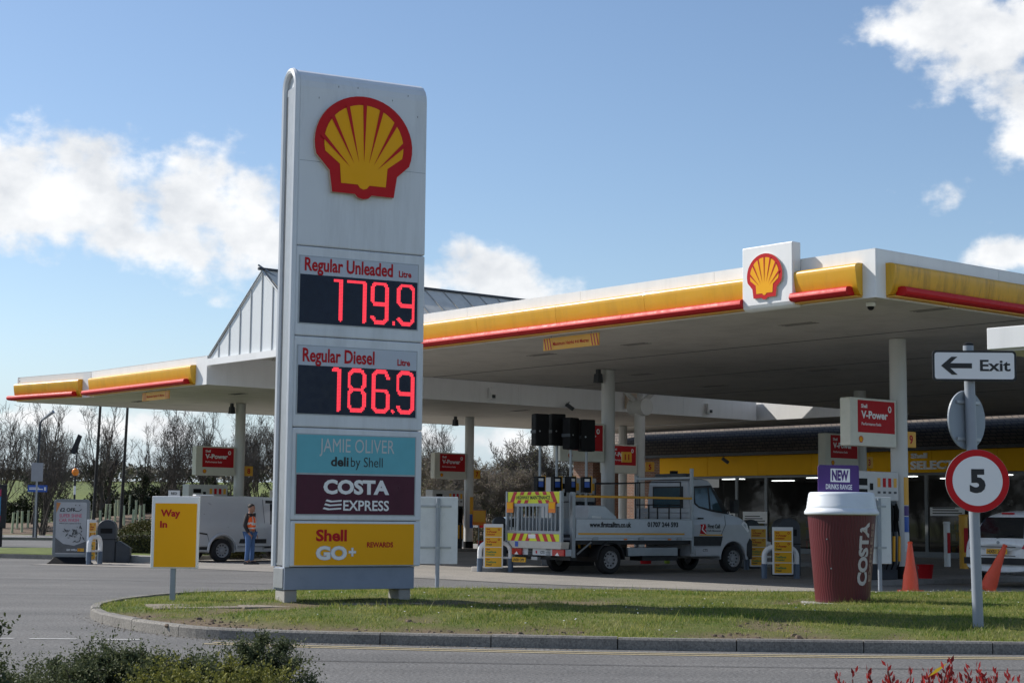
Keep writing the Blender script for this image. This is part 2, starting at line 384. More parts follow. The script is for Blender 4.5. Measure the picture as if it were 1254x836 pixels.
    def build(s, name, parent=None, smooth=False, bevel=0.0, seg=2, ang=35):
        me = bpy.data.meshes.new(name); me.from_pydata(s.v, [], s.f); me.update()
        for q in s.mats: me.materials.append(q)
        me.polygons.foreach_set('material_index', s.mi)
        if smooth: me.polygons.foreach_set('use_smooth', [True] * len(me.polygons))
        o = bpy.data.objects.new(name, me); COL.objects.link(o)
        if parent is not None: o.parent = parent
        if bevel:
            b = o.modifiers.new('edge', 'BEVEL'); b.width = bevel; b.segments = seg; b.limit_method = 'ANGLE'; b.angle_limit = rad(ang)
            b.harden_normals = False
        if smooth: me.set_sharp_from_angle(angle=rad(38))
        return o
def banded(o, zs, width, inset):
    """cut an upright slab at heights zs and lean its two sides in by inset(z)"""
    bm = bmesh.new(); bm.from_mesh(o.data)
    for z in zs: bmesh.ops.bisect_plane(bm, geom=bm.verts[:] + bm.edges[:] + bm.faces[:], plane_co=(0, 0, z), plane_no=(0, 0, 1))
    for v in bm.verts: v.co.y = inset(v.co.z) if v.co.y < width / 2 else width - inset(v.co.z)
    bm.to_mesh(o.data); bm.free(); return o
def tag(o, label=None, cat=None, group=None, kind=None):
    if label: o['label'] = label
    if cat: o['category'] = cat
    if group: o['group'] = group
    if kind: o['kind'] = kind
    return o
def thing(name, loc, rz, label, cat, group=None):
    o = bpy.data.objects.new(name, None); COL.objects.link(o); o.empty_display_size = .2
    o.location = loc; o.rotation_euler = (0, 0, rad(rz)); return tag(o, label, cat, group)
def dup(root, loc=None, rz=None, label=None, group=None, scale=None, parent=None):
    kids = [c for c in COL.objects if c.parent is root]
    r = root.copy(); COL.objects.link(r)
    if parent is not None: r.parent = parent
    if loc is not None: r.location = loc
    if rz is not None: r.rotation_euler = (0, 0, rad(rz))
    if scale is not None: r.scale = scale if hasattr(scale, '__len__') else (scale,) * 3
    if label: r['label'] = label
    if group: r['group'] = group
    for k in kids: dup(k, parent=r)
    return r
def W(o, ang, x, y, z=0.0):
    a = rad(ang); return (o[0] + x * cos(a) - y * sin(a), o[1] + x * sin(a) + y * cos(a), z)
def rrect(x0, x1, z0, z1, r, n=4):
    out = []
    for cx, cz, a0 in ((x1 - r, z0 + r, -90), (x1 - r, z1 - r, 0), (x0 + r, z1 - r, 90), (x0 + r, z0 + r, 180)):
        for i in range(n + 1): a = rad(a0 + 90 * i / n); out.append((cx + r * cos(a), cz + r * sin(a)))
    return out
D1, D2 = -50.36, 39.64
C0 = (6.70, 30.39)                     # near corner of the big canopy on plan
L0 = (-9.68, 52.6)                     # near corner of the left canopy
ZB, ZT = 5.50, 6.40

def pecten(mb, cx, cz, w, y, thick=.06, lift=.012, edge=CREAME):
    """the scallop emblem, w wide, standing proud of plane y (facing -y)"""
    def S(pts): return [(cx + u * w, cz + v * w * .955) for u, v in pts]
    arc = [(.5 * cos(rad(a)) * 1.0, .02 + .494 * sin(rad(a))) for a in range(-20, 201, 8)]
    outer = arc + [(-.345, -.268), (-.315, -.482), (-.085, -.482), (-.055, -.515), (0, -.527), (.055, -.515), (.085, -.482), (.315, -.482), (.345, -.268)]
    mb.m(edge).prism(S(outer), 'y', y - thick, y); mb.m(RED).flat(S(outer), 'y', y - thick - .003)
    ia = [(.405 * cos(rad(a)), .02 + .405 * sin(rad(a))) for a in range(-14, 195, 8)]
    inner = ia + [(-.243, -.195), (-.228, -.385), (-.06, -.385), (-.035, -.418), (0, -.43), (.035, -.418), (.06, -.385), (.228, -.385), (.243, -.195)]
    mb.m(SYEL).flat(S(inner), 'y', y - thick - .003 - lift * .5)
    for (mx, mz), (ax_, az_), wd in [((0, .45), (0, -.16), .040), ((.178, .41), (.05, -.165), .040), ((.325, .275), (.098, -.18), .042), ((.43, .085), (.14, -.215), .044)]:
        for sg in ((1, -1) if mx else (1,)):
            dx, dz = mx - ax_, mz - az_; l = math.hypot(dx, dz); nx, nz = -dz / l * wd / 2, dx / l * wd / 2
            tri = [(ax_ * sg, az_), ((mx - nx) * sg, mz - nz), ((mx + nx) * sg, mz + nz)]
            a2 = sum(tri[i][0] * tri[(i + 1) % 3][1] - tri[(i + 1) % 3][0] * tri[i][1] for i in range(3))
            mb.m(RED).flat(S(tri if a2 > 0 else tri[::-1]), 'y', y - thick - .003 - lift)

def value(x, y, s=1.0, o=0.0): return mnoise.noise(Vector((x * s + o, y * s - o, o * .37)))
# ------------------------------------------------------------------ terrain, roads
def sstep(a, b, t): t = max(0.0, min(1.0, (t - a) / (b - a))); return t * t * (3 - 2 * t)
def land(x, y):
    b = sstep(100, 115, y) * (.75 + .95 * sstep(-34, -22, x)) + .25 * value(x, y, .12) * sstep(100, 110, y)
    return b + sstep(130, 270, y) * 5.9 + sstep(300, 1200, y) * 14 * (1 + .6 * value(x, y, .004)) + sstep(140, 260, y) * .8 * value(x, y, .03)
def ground_sheet():
    xs = sorted(set([float(q) for q in range(-70, 71, 2)] + [s * (70 * 1.12 ** i) for i in range(1, 32) for s in (1, -1)]))
    ys = sorted(set([-200.0, -60.0, -10.0] + [float(q) for q in range(0, 100, 10)] + [100 + q * 1.5 for q in range(0, 40)] + [160 * 1.08 ** i for i in range(0, 36)]))
    mb = MB(); mb.m(FIELD)
    n = len(xs); vs = [(x, y, land(x, y) - .06) for y in ys for x in xs]
    fs = []
    mb.add(vs, [(j * n + i, j * n + i + 1, (j + 1) * n + i + 1, (j + 1) * n + i) for j in range(len(ys) - 1) for i in range(n - 1)])
    mb.m(SOIL); soil = 1
    for k, f in enumerate(mb.f):
        cx = sum(mb.v[i][0] for i in f) / 4; cy = sum(mb.v[i][1] for i in f) / 4
        if 104 < cy + 1.5 * value(cx, cy, .4) < 121 + 3 * value(cx, cy, .1): mb.mi[k] = 1
    return tag(mb.build('ground', smooth=True), kind='structure')
ground_sheet()
mb = MB(); mb.m(ASPH).flat([(-70, -12), (70, -12), (70, 86), (-70, 86)], 'z', 0.0); tag(mb.build('road'), kind='structure')
mb = MB(); mb.m(CONCG).flat([(-13.0, 45.45), (-8.03, 43.5), (-2.15, 38.6), (.28, 35.9), (5.0, 32.8), (9, 29.5), (20, 24), (40, 40), (20, 78), (-6, 90), (-17, 66), (-11.0, 50.0), (-12.2, 49.2)], 'z', .004)
tag(mb.build('forecourt'), kind='structure')
mb = MB(); mb.m(PAVE).box(-70, -16, 87.5, 98, -.05, .10); tag(mb.build('footway'), kind='structure')
mb = MB(); mb.m(KERB).box(-70, -16, 87.2, 87.49, -.05, .115); tag(mb.build('road_kerb'), kind='structure')

def catmull(P, per, closed=True):
    out = []; n = len(P)
    for i in range(n):
        p0, p1, p2, p3 = (P[(i + k - 1) % n] for k in range(4))
        for j in range(per):
            t = j / per
            out.append(tuple(.5 * ((2 * p1[a]) + (-p0[a] + p2[a]) * t + (2 * p0[a] - 5 * p1[a] + 4 * p2[a] - p3[a]) * t * t + (-p0[a] + 3 * p1[a] - 3 * p2[a] + p3[a]) * t ** 3) for a in (0, 1)))
    return out
ISL = catmull([(15, 17.9), (11, 17.93), (8, 17.95), (5.49, 17.97), (2.76, 18.0), (.17, 18.23), (-2.84, 18.85), (-4.10, 19.8), (-5.35, 21.9), (-5.95, 24.3), (-5.65, 26.9), (-4.3, 28.9), (-1.26, 30.3), (2, 30.4), (4.65, 30.3), (9.9, 31.2), (15, 32)][::-1], 8)
def offset_poly(P, d):
    n = len(P); out = []
    for i in range(n):
        a, b, c = Vector(P[i - 1]), Vector(P[i]), Vector(P[(i + 1) % n])
        t = (c - a).normalized(); nn = Vector((-t.y, t.x)); out.append(tuple(b + nn * d))
    return out
def kerb_ring():
    mb = MB(); mb.m(KERB); P = ISL; n = len(P); inn = offset_poly(P, .125); ch = offset_poly(P, .02)
    # stones of about 0.9 m with a narrow joint between them
    acc = 0; start = 0; runs = []; cur = [0]
    for i in range(1, n + 1):
        acc += (Vector(P[i % n]) - Vector(P[i - 1])).length; cur.append(i % n)
        if acc > 1.1: runs.append(cur); cur = [i % n]; acc = 0
    runs.append(cur)
    for r in runs:
        secs = []
        dz = rnd.uniform(-.006, .006)
        for k, i in enumerate(r):
            o, c2, q = Vector(P[i]), Vector(ch[i]), Vector(inn[i])
            if k in (0, len(r) - 1) and len(r) > 1:
                j = r[1] if k == 0 else r[-2]
                sh = (Vector(P[j]) - o).normalized() * .006; o = o + sh; c2 = c2 + sh; q = q + sh
            secs.append([(o.x, o.y, -.06), (o.x, o.y, .108 + dz), (c2.x, c2.y, .13 + dz), (q.x, q.y, .13 + dz), (q.x, q.y, -.06)])
        if len(secs) > 1: mb.loft(secs)
    return tag(mb.build('kerb'), kind='structure')
kerb_ring()
IN = offset_poly(ISL, .10)
def inside(x, y, P):
    c = False; n = len(P); j = n - 1
    for i in range(n):
        xi, yi = P[i]; xj, yj = P[j]
        if (yi > y) != (yj > y) and x < (xj - xi) * (y - yi) / (yj - yi) + xi: c = not c
        j = i
    return c
def edge_d(x, y, P=IN):
    best = 9e9; n = len(P)
    for i in range(n):
        x1, y1 = P[i]; x2, y2 = P[(i + 1) % n]; dx, dy = x2 - x1, y2 - y1; l = dx * dx + dy * dy
        t = max(0, min(1, ((x - x1) * dx + (y - y1) * dy) / l)) if l else 0
        best = min(best, (x - x1 - t * dx) ** 2 + (y - y1 - t * dy) ** 2)
    return math.sqrt(best)
def mound(x, y, d=None):
    d = edge_d(x, y) if d is None else d
    return .105 + .105 * sstep(0, 3.2, d) + .018 * value(x, y, 1.1) * sstep(0, .4, d) + .012 * value(x, y, 4) * sstep(0, .3, d)
def soil_at(x, y, d):
    """how bare the earth is: a worn, broken strip behind the front kerb and round the price sign"""
    s = 0
    if y < 22:
        n = value(x, 0, .45, 3) * .9 + value(x, y, 2.2, 9) * .5
        s = sstep(.85, .15, d - .42 - n * .7) * (sstep(-.32, .15, n + .10)) if d < 1.8 else 0
        s *= sstep(6.5, 4.2, x) * .85 + .15
    r = abs(y - 23.6 - .35 * (x + 1)) * .9; q = sstep(1.0, .35, r + .35 * value(x, y, 1.3, 5)) * sstep(-4.6, -3.6, x) * sstep(2.4, .9, x)
    return max(s, q * .8, sstep(.22, .50, value(x, y, .8, 21)) * .62)
GRIT = ground_mat('grit', (.24, .20, .155), (.20, .165, .13), (.15, .12, .09), fine=30, bmp=.3)
def island_grass():
    mats_g = []
    m, nt, b = nodes_of('island_turf')
    at = nt.nodes.new('ShaderNodeAttribute'); at.attribute_name = 'bare'
    n1 = noise_n(nt, .7, 5, .6, 'World'); n2 = noise_n(nt, 9, 6, .7, 'World'); n3 = noise_n(nt, 40, 4, .7, 'World')
    g = mixc(nt, ramp(nt, n1, [(.35, 0), (.65, 1)]), (.07, .10, .02, 1), (.12, .13, .035, 1))
    g = mixc(nt, ramp(nt, n2, [(.45, 0), (.7, .7)]), g, (.13, .12, .05, 1))
    s = mixc(nt, n2, (.115, .082, .055, 1), (.20, .155, .11, 1)); s = mixc(nt, ramp(nt, n3, [(.5, 0), (.68, .6)]), s, (.06, .042, .03, 1))
    lk(nt, mixc(nt, at.outputs['Fac'], g, s), b.inputs['Base Color']); b.inputs['Roughness'].default_value = .95; b.inputs['Specular IOR Level'].default_value = .15
    bump(nt, b, n3, .8, .02)
    st = .11; xs = np.arange(-6.2, 13.2, st); ys = np.arange(17.9, 31.6, st)
    idx = {}; V = []; Fc = []; bare = []; G = {}
    INs = offset_poly(ISL, .055)
    def vert(i, j):
        k = (i, j)
        if k not in idx:
            x, y = float(xs[i]), float(ys[j]); d = edge_d(x, y) if inside(x, y, IN) else 0.0
            s_ = soil_at(x, y, d); z = mound(x, y, d) - .05 * s_ * (d > .05)
            idx[k] = len(V); V.append((x, y, z)); bare.append(s_)
        return idx[k]
    for i in range(len(xs) - 1):
        for j in range(len(ys) - 1):
            if inside(float(xs[i]) + st / 2, float(ys[j]) + st / 2, INs):
                Fc.append((vert(i, j), vert(i + 1, j), vert(i + 1, j + 1), vert(i, j + 1)))
    me = bpy.data.meshes.new('lawn'); me.from_pydata(V, [], Fc); me.materials.append(m)
    a = me.attributes.new('bare', 'FLOAT', 'POINT'); a.data.foreach_set('value', bare)
    me.polygons.foreach_set('use_smooth', [True] * len(Fc))
    o = bpy.data.objects.new('lawn', me); COL.objects.link(o); tag(o, kind='structure')
    # --- blades of grass
    rg = np.random.default_rng(5)
    N = 215000
    cells = np.array([[sum(V[q][a_] for q in f) / 4 for a_ in range(3)] for f in Fc]); cb = np.array([sum(bare[q] for q in f) / 4 for f in Fc])
    wgt = np.clip(1 - cb * 1.25, .03, 1) * (1.15 + .9 * np.array([value(c[0], c[1], 1.7, 2) for c in cells])).clip(.25, 2)
    pick = rg.choice(len(cells), N, p=wgt / wgt.sum())
    P = cells[pick].copy(); P[:, :2] += rg.uniform(-st / 2, st / 2, (N, 2))
    h = rg.gamma(4, .0082, N).clip(.012, .11) * np.clip(.85 + 1.1 * np.array([value(c[0], c[1], 1.3, 33) for c in cells])[pick], .4, 1.5) * np.interp(P[:, 0], [-6, 4, 12], [1.0, .95, 1.0])
    ang = rg.uniform(0, 2 * pi, N); lean = rg.normal(0, .55, (N, 2)) * h[:, None]
    w = rg.uniform(.003, .0062, N)
    dx = np.cos(ang) * w; dy = np.sin(ang) * w
    vv = np.empty((N, 3, 3)); vv[:, 0] = P + np.stack([dx, dy, -.005 + 0 * dx], 1); vv[:, 1] = P - np.stack([dx, dy, .005 + 0 * dx], 1)
    vv[:, 2] = P + np.concatenate([lean, h[:, None]], 1)
    me = bpy.data.meshes.new('grass'); me.vertices.add(N * 3); me.vertices.foreach_set('co', vv.ravel())
    me.loops.add(N * 3); me.loops.foreach_set('vertex_index', np.arange(N * 3)); me.polygons.add(N)
    me.polygons.foreach_set('loop_start', np.arange(N) * 3); me.polygons.foreach_set('loop_total', np.full(N, 3)); me.update(); me.validate()
    tint = np.clip(rg.normal(.40, .30, N) + .55 * np.array([value(p[0], p[1], .9, 8) + .6 * value(p[0], p[1], 2.6, 18) for p in cells])[pick], 0, 1)
    a = me.attributes.new('tint', 'FLOAT', 'POINT'); a.data.foreach_set('value', np.repeat(tint, 3))
    me.materials.append(leafm('grass_blades', (.068, .142, .010), (.35, .32, .10), 1.0, .40, .55))
    o = bpy.data.objects.new('grass', me); COL.objects.link(o); tag(o, kind='stuff')
    # --- clods and small stones on the bare earth, and grit swept against the kerb
    mb = MB(); mb.m(SOIL)
    def clod(x, y, z, r):
        k = rnd.random() * 6; q = []
        for zz, rr in ((-.5, .7), (.1, 1.0), (.75, .55)):
            q.append([(x + r * rr * (1 + .35 * sin(k * 3 + i * 2.1 + zz)) * cos(i * pi / 3), y + r * rr * (1 + .3 * cos(k * 2 + i * 1.7)) * sin(i * pi / 3), z + zz * r * .8) for i in range(6)])
        mb.loft(q)
    tr = 0
    while tr < 800:
        c = cells[rnd.randrange(len(cells))]
        if soil_at(c[0], c[1], edge_d(c[0], c[1])) > .45 and c[1] < 22:
            clod(c[0] + rnd.uniform(-.06, .06), c[1] + rnd.uniform(-.06, .06), c[2] - .005, rnd.uniform(.008, .032) * (1.8 if rnd.random() < .07 else 1)); tr += 1
        elif rnd.random() < .002: tr += 1
    mb.m(GRIT)
    for k in range(420):
        t = rnd.betavariate(1.3, 2.6); i = int((91 - t * 36)) % len(ISL); p = Vector(ISL[i]).lerp(Vector(ISL[(i + 1) % len(ISL)]), rnd.random()); q = Vector(offset_poly(ISL, -abs(rnd.gauss(0, .10)) - .02)[i])
        clod(p.x + (q.x - ISL[i][0]), p.y + (q.y - ISL[i][1]), .003, rnd.uniform(.003, .009) * (1.8 if rnd.random() < .05 else 1))
    tag(mb.build('loose_soil'), kind='stuff')
    mb = MB(); mb.m(SIGNW)
    for k in range(260):
        c = cells[rnd.randrange(len(cells))]
        if value(c[0], c[1], .5, 40) > -.05 and soil_at(c[0], c[1], edge_d(c[0], c[1])) < .3:
            x, y, r = c[0] + rnd.uniform(-.05, .05), c[1] + rnd.uniform(-.05, .05), rnd.uniform(.008, .014)
            mb.lathe([(r * .3, 0), (r, .006), (r * .4, .01)], 6, (x, y, c[2] + rnd.uniform(.03, .06)))
    tag(mb.build('daisies'), kind='stuff')
island_grass()
# concrete pads
mb = MB(); mb.m(ground_mat('path_concrete', (.24, .205, .165), (.19, .165, .135), (.13, .11, .085), fine=30, big=1.2, bmp=.3))
for x0, x1, y0, dy in ((-4.75, -3.62, 22.55, 1.0), (-3.6, -2.46, 22.85, 1.05), (-2.44, -1.2, 23.35, 1.0)):
    a = .42; mb.prism([(x0, y0), (x1, y0 + (x1 - x0) * a), (x1 - dy * .35, y0 + (x1 - x0) * a + dy), (x0 - dy * .35, y0 + dy)], 'z', .1, .143 + .035 * (y0 - 22.5))
tag(mb.build('path_slabs', bevel=.006), kind='structure')
# road markings
def strip(mb, P, w, z):
    L = offset_poly(P + [P[-1]], 0)
    for i in range(len(P) - 1):
        a, b = Vector(P[i]), Vector(P[i + 1]); t = (b - a).normalized(); n = Vector((-t.y, t.x)) * w / 2
        mb.flat([tuple(a - n), tuple(b - n), tuple(b + n), tuple(a + n)], 'z', z)
mb = MB(); mb.m(LINEY)
for off in (-.44, -.64):
    Q = [p for p in offset_poly(ISL, off)]
    seg = [p for p in Q if p[1] < 19.4 and p[0] > -3.4 and p[0] < 14]
    seg.sort(key=lambda p: p[0]); strip(mb, seg, .07, .005)
tag(mb.build('yellow_lines'), kind='structure')
mb = MB(); mb.m(LINEW)
for k in range(-2, 2):
    x = -5.36 + k * .70 + (.02 if k > 0 else 0)
    if x < -3.5: strip(mb, [(x, 18.83), (x + .52, 18.85)], .11, .005)
tag(mb.build('white_lines'), kind='structure')
SEAM = paint('tar_seam', (.035, .035, .036), .7)
for P_, w_ in (([(-13.0, 45.3), (-8.03, 43.35), (-2.15, 38.45), (.28, 35.75), (5.0, 32.65), (9, 29.35)], .09), ([(-14, 36.5), (-8, 35.2), (-3, 33.4), (1.5, 31.9)], .05), ([(-12, 29.5), (-8.6, 28.8), (-6.6, 28.9)], .04), ([(-3, 16.4), (2, 16.1), (9, 16.0)], .035), ([(3.1, 43), (6.6, 39), (9.3, 35.2)], .04)):
    Q_ = []
    for a, b in zip(P_, P_[1:]):
        for k in range(10): t = k / 10; Q_.append((a[0] + (b[0] - a[0]) * t + .05 * value(a[0] + t * 5, b[1], 1.3), a[1] + (b[1] - a[1]) * t + .06 * value(t * 6 + b[0], a[1], 1.1)))
    mb = MB(); mb.m(SEAM); strip(mb, Q_ + [P_[-1]], w_, .008); tag(mb.build('tar_seam'), kind='structure')
# planting bed with kerb beside the left canopy, verge beyond
BED = [(-34, 61), (-15.75, 51.75), (-11.4, 49.55), (-10.3, 49.9), (-9.3, 52.5), (-6.5, 58), (-9, 64), (-19, 60.2), (-34, 68)]
mb = MB(); mb.m(KERB).prism(BED, 'z', -.05, .13); tag(mb.build('bed_kerb'), kind='structure')
mb = MB(); mb.m(FIELD).prism(offset_poly(BED[::1], .13), 'z', .05, .145); tag(mb.build('verge'), kind='structure')
mb = MB(); mb.m(CONC).box(-.3, 2.6, -.3, .3, 0, .20)
o = mb.build('low_kerb_wall', bevel=.02); o.location = (-11.55, 49.0, 0); o.rotation_euler = (0, 0, rad(-26)); tag(o, 'low concrete kerb wall under the dark hedge beside the litter bin', 'wall')
mb = MB(); mb.m(SOIL).flat([(-9, -6), (9, -6), (9, 11.8), (-9, 11.8)], 'z', .012); tag(mb.build('shrub_bed'), kind='structure')

# ------------------------------------------------------------------ canopies
BANDP = [(0, 6.165), (-.10, 6.162), (-.165, 6.150), (-.205, 6.122), (-.218, 6.085), (-.214, 6.03), (-.198, 5.90), (-.172, 5.77), (-.13, 5.65), (-.07, 5.565), (0, 5.55)]
REDP = [(-.10, 5.70), (-.22, 5.725), (-.30, 5.715), (-.335, 5.68), (-.345, 5.62), (-.32, 5.575), (-.26, 5.555), (-.10, 5.545)]
def band(mb_y, mb_r, mb_a, x0, x1, r0, r1, X, step=3.05):
    for mbx, P, a, b, st in ((mb_y, BANDP, x0, x1, step), (mb_r, REDP, r0, r1, step * 1.02)):
        mbx.X = X; n = max(1, round((b - a) / st)); L = (b - a) / n
        for i in range(n): mbx.prism(P, 'x', a + i * L + (.004 if i else 0), a + (i + 1) * L - (.004 if i < n - 1 else 0))
        mbx.X = None
    mb_a.X = X; mb_a.box(x0, x1, -.20, -.012, 5.522, 5.543); mb_a.X = None
def fascia_walls(mb, P, z0=ZB, z1=ZT, step=4.15, th=.10):
    n = len(P)
    for i in range(n):
        a, b = Vector(P[i]), Vector(P[(i + 1) % n]); L = (b - a).length; t = (b - a) / L
        X = Matrix.Translation((a.x, a.y, 0)) @ Matrix.Rotation(math.atan2(t.y, t.x), 4, 'Z'); mb.X = X
        k = max(1, round(L / step)); s = L / k
        for j in range(k):
            mb.m(WHITE).box(j * s + (.004 if j else th * .5 + .001), (j + 1) * s - (.004 if j < k - 1 else 0), 0, th * .5, z0, z1)
        mb.m(DGREY).box(th * 1.2, L - th * 1.2, th * .55, th, z0 + .01, z1 - .01)
        mb.m(WHITE).box(.0, L, .002, th, z1 + .001 + .002 * i, z1 + .012 + .002 * i)
        mb.X = None
def column_bm(x, y, z0=.1, z1=ZB, r=.19, foot=True):
    mb = MB(); mb.m(COLW).lathe([(r, z0 + (.30 if foot else 0)), (r, z1)], 28, (x, y, 0))
    if foot: mb.m(BLACK).lathe([(r + .012, z0), (r + .012, z0 + .30)], 28, (x, y, 0))
    return mb
def rotX(px, py, a): return Matrix.Translation((px, py, 0)) @ Matrix.Rotation(a, 4, 'Z')
def canopy(loc, label, P, deck_name='soffit'):
    t = thing('petrol_canopy', (loc[0], loc[1], 0), D1, label, 'canopy')
    PI_ = offset_poly(P, .03)
    mb = MB(); mb.m(SOFFIT).prism(PI_, 'z', ZB + .012, ZB + .05); mb.build('soffit', t)
    mb = MB(); mb.m(CONC).prism(offset_poly(P, .12), 'z', ZT - .16, ZT - .1); mb.build('roof_deck', t)
    mb = MB(); fascia_walls(mb, P); mb.build('fascia', t)
    mb = MB(); mb.m(BLACK)                      # soffit vents and a panel joint line
    return t
MAINP = [(-20.35, 0), (0, 0), (0, 31.3), (-20.35, 31.3)]
big = canopy(C0, 'big near petrol station canopy on white columns, corner pointing right', MAINP)
fy, fr, fa = MB().m(YEL), MB().m(BARR), MB().m(AMBER)
band(fy, fr, fa, -20.1, -3.06, -20.1, -3.06, Matrix())
band(fy, fr, fa, -1.80, -.30, -1.80, -.42, Matrix())
fy.build('yellow_band', big, smooth=True); fr.build('red_bar', big, smooth=True); fa.build('drip_strip', big)
fy, fr, fa = MB().m(YELD), MB().m(BARR), MB().m(AMBER)
band(fy, fr, fa, .30, 27.2, .47, 27.2, rotX(0, 0, pi / 2))
tag(fy.build('yellow_band', big, smooth=True), 'rain-streaked yellow band on the right-hand face'); fr.build('red_bar', big, smooth=True); fa.build('drip_strip', big)
for x, y in ((-14.73, 7.0), (-4.2, 6.15), (-14.4, 17.6), (-4.2, 17.4)): column_bm(x, y).build('column', big, smooth=True)
for x, y, l in ((-13.2, 2.7, .9), (-9.6, 2.6, .8), (-4.3, 2.2, .9), (-.9, 2.2, .9), (-15.5, 8.5, .8), (-5.5, 9.2, .9), (-11, 11, 1.0), (-17, 13, 1)): 
    mb = MB(); mb.m(CONCD)
    for k in range(3): mb.box(x, x + l, y + k * .11, y + k * .11 + .05, ZB + .002, ZB + .011)
    mb.build('vent', big)
mb = MB(); mb.m(DGREY)
for y in (5.0, 10.2, 15.4, 20.6): mb.box(-20.2, -.1, y, y + .025, ZB + .004, ZB + .011)
mb.build('soffit_joints', big)
LEFTP = [(0, 0), (0, 25.8), (-12.4, 25.8), (-12.83, -.79), (-8.3, 0)]
lef = canopy(L0, 'far left petrol station canopy with angled front and yellow bands', LEFTP)
fy, fr, fa = MB().m(YEL), MB().m(BARR), MB().m(AMBER)
band(fy, fr, fa, -8.06, -.70, -8.34, -.9, Matrix(), 3.7)
band(fy, fr, fa, .10, 4.12, -.16, 3.95, rotX(-12.83, -.79, rad(9.9)), 2.05)
fy.build('yellow_band', lef, smooth=True); fr.build('red_bar', lef, smooth=True); fa.build('drip_strip', lef)
for x, y in ((-7.38, 5.6), (-7.49, 16.54), (-7.2, 25.0)): column_bm(x, y).build('column', lef, smooth=True)
for x, y in ((-9.5, 2.2), (-3.5, 2.8), (-6, 9), (-3, 15)):
    mb = MB(); mb.m(DGREY)
    for k in range(3): mb.box(x, x + .9, y + k * .11, y + k * .11 + .05, ZB + .002, ZB + .011)
    mb.build('vent', lef)
# link canopy in front of the shop
t = thing('link_canopy', (*W(L0, D1, 0, 25.8)[:2], .0), D1, 'white link roof joining both canopies in front of the shop roof', 'canopy')
mb = MB(); fascia_walls(mb, [(-12.4, .12), (7.1, .12), (7.1, 3.95), (-12.4, 3.95)]); mb.build('fascia', t)
mb = MB(); mb.m(SOFFIT).box(-12.35, 7.05, .16, 3.9, ZB + .012, ZB + .05); mb.build('soffit', t)

# glass gable roof bridging the gap
PANE = leafm('translucent_pane', (.82, .85, .87), (.88, .90, .91), 1.0, .22, .4)
gr = thing('gable_roof', (L0[0], L0[1], 0), D1, 'pitched roof with pale glazed gable rising between the two canopies', 'roof')
AX, AZ, EZ = 3.16, 8.80, 6.41
mb = MB(); mb.m(PANE).prism([(.05, EZ - .1), (6.27, EZ - .1), (AX, AZ - .06)], 'y', .06, .09); mb.build('gable_glazing', gr)
mb = MB(); mb.m(paint('glazing_bar', (.40, .42, .44), .5))
for x in (0.62, 1.26, 1.90, 2.53, 3.16, 3.79, 4.42, 5.06, 5.70):
    z = EZ + (AZ - EZ) * (1 - abs(x - AX) / AX); mb.box(x - .016, x + .016, .032, .058, EZ - .1, z - .05)
mb.tube([(0, .03, EZ - .05), (AX, .03, AZ)], .03, 6).tube([(6.32, .03, EZ - .05), (AX, .03, AZ)], .03, 6)
mb.build('glazing_bars', gr)
mb = MB(); mb.m(WHITE).box(.10, 6.25, -.06, .10, 6.09, EZ - .11); mb.build('gable_beam', gr)
mb = MB()
for sg, nm in ((1, 'a'), (-1, 'b')):
    for k in range(33):
        y0 = .12 + k * .76; e = AX + sg * AX
        mb.m(TIMBER).add([(AX, y0, AZ), (e, y0, EZ), (e, y0 + .74, EZ), (AX, y0 + .74, AZ)], [(0, 1, 2, 3)])
        mb.m(CONC).tube([(AX, y0 - .01, AZ + .012), (e, y0 - .01, EZ + .012)], .022, 5)
mb.build('roof_slope', gr)
mb = MB(); mb.m(DGREY).tube([(AX, -.1, AZ + .05), (AX, 25.3, AZ + .03)], .05, 6); mb.m(GALV).tube([(AX - .1, -.05, AZ + .18), (AX + .35, .6, AZ - .35)], .03, 5); mb.build('ridge', gr)
mb = MB(); mb.m(COLW).lathe([(.2, 0), (.2, 5.35)], 24, (1.83, 17.3, 0)).lathe([(.32, -.38), (.32, .38)], 24, (1.83, 17.3, 5.55), ax='x')
mb.tube([(1.83, 17.3, 5.6), (1.3, 16.7, 6.4)], .1, 10).tube([(1.83, 17.3, 5.6), (2.5, 17.9, 6.5)], .1, 10).tube([(1.83, 17.3, 5.6), (1.2, 17.9, 6.4)], .1, 10).tube([(1.83, 17.3, 5.6), (2.5, 16.7, 6.5)], .1, 10)
mb.build('column', gr, smooth=True)

# fascia logo box
lb = thing('logo_box', (*W(C0, D1, -2.425, -.005)[:2], 0), D1, 'white square box with red and yellow shell emblem on the canopy edge', 'sign')
mb = MB(); mb.m(WHITE).prism([(0, 5.47), (0, 6.735), (-.245, 6.735), (-.245, 5.58), (-.215, 5.51), (-.15, 5.47)], 'x', -.648, .648); mb.build('sign_box', lb, bevel=.02)
mb = MB(); pecten(mb, -.03, 6.12, .91, -.247, .04, .008); mb.build('shell_emblem', lb)

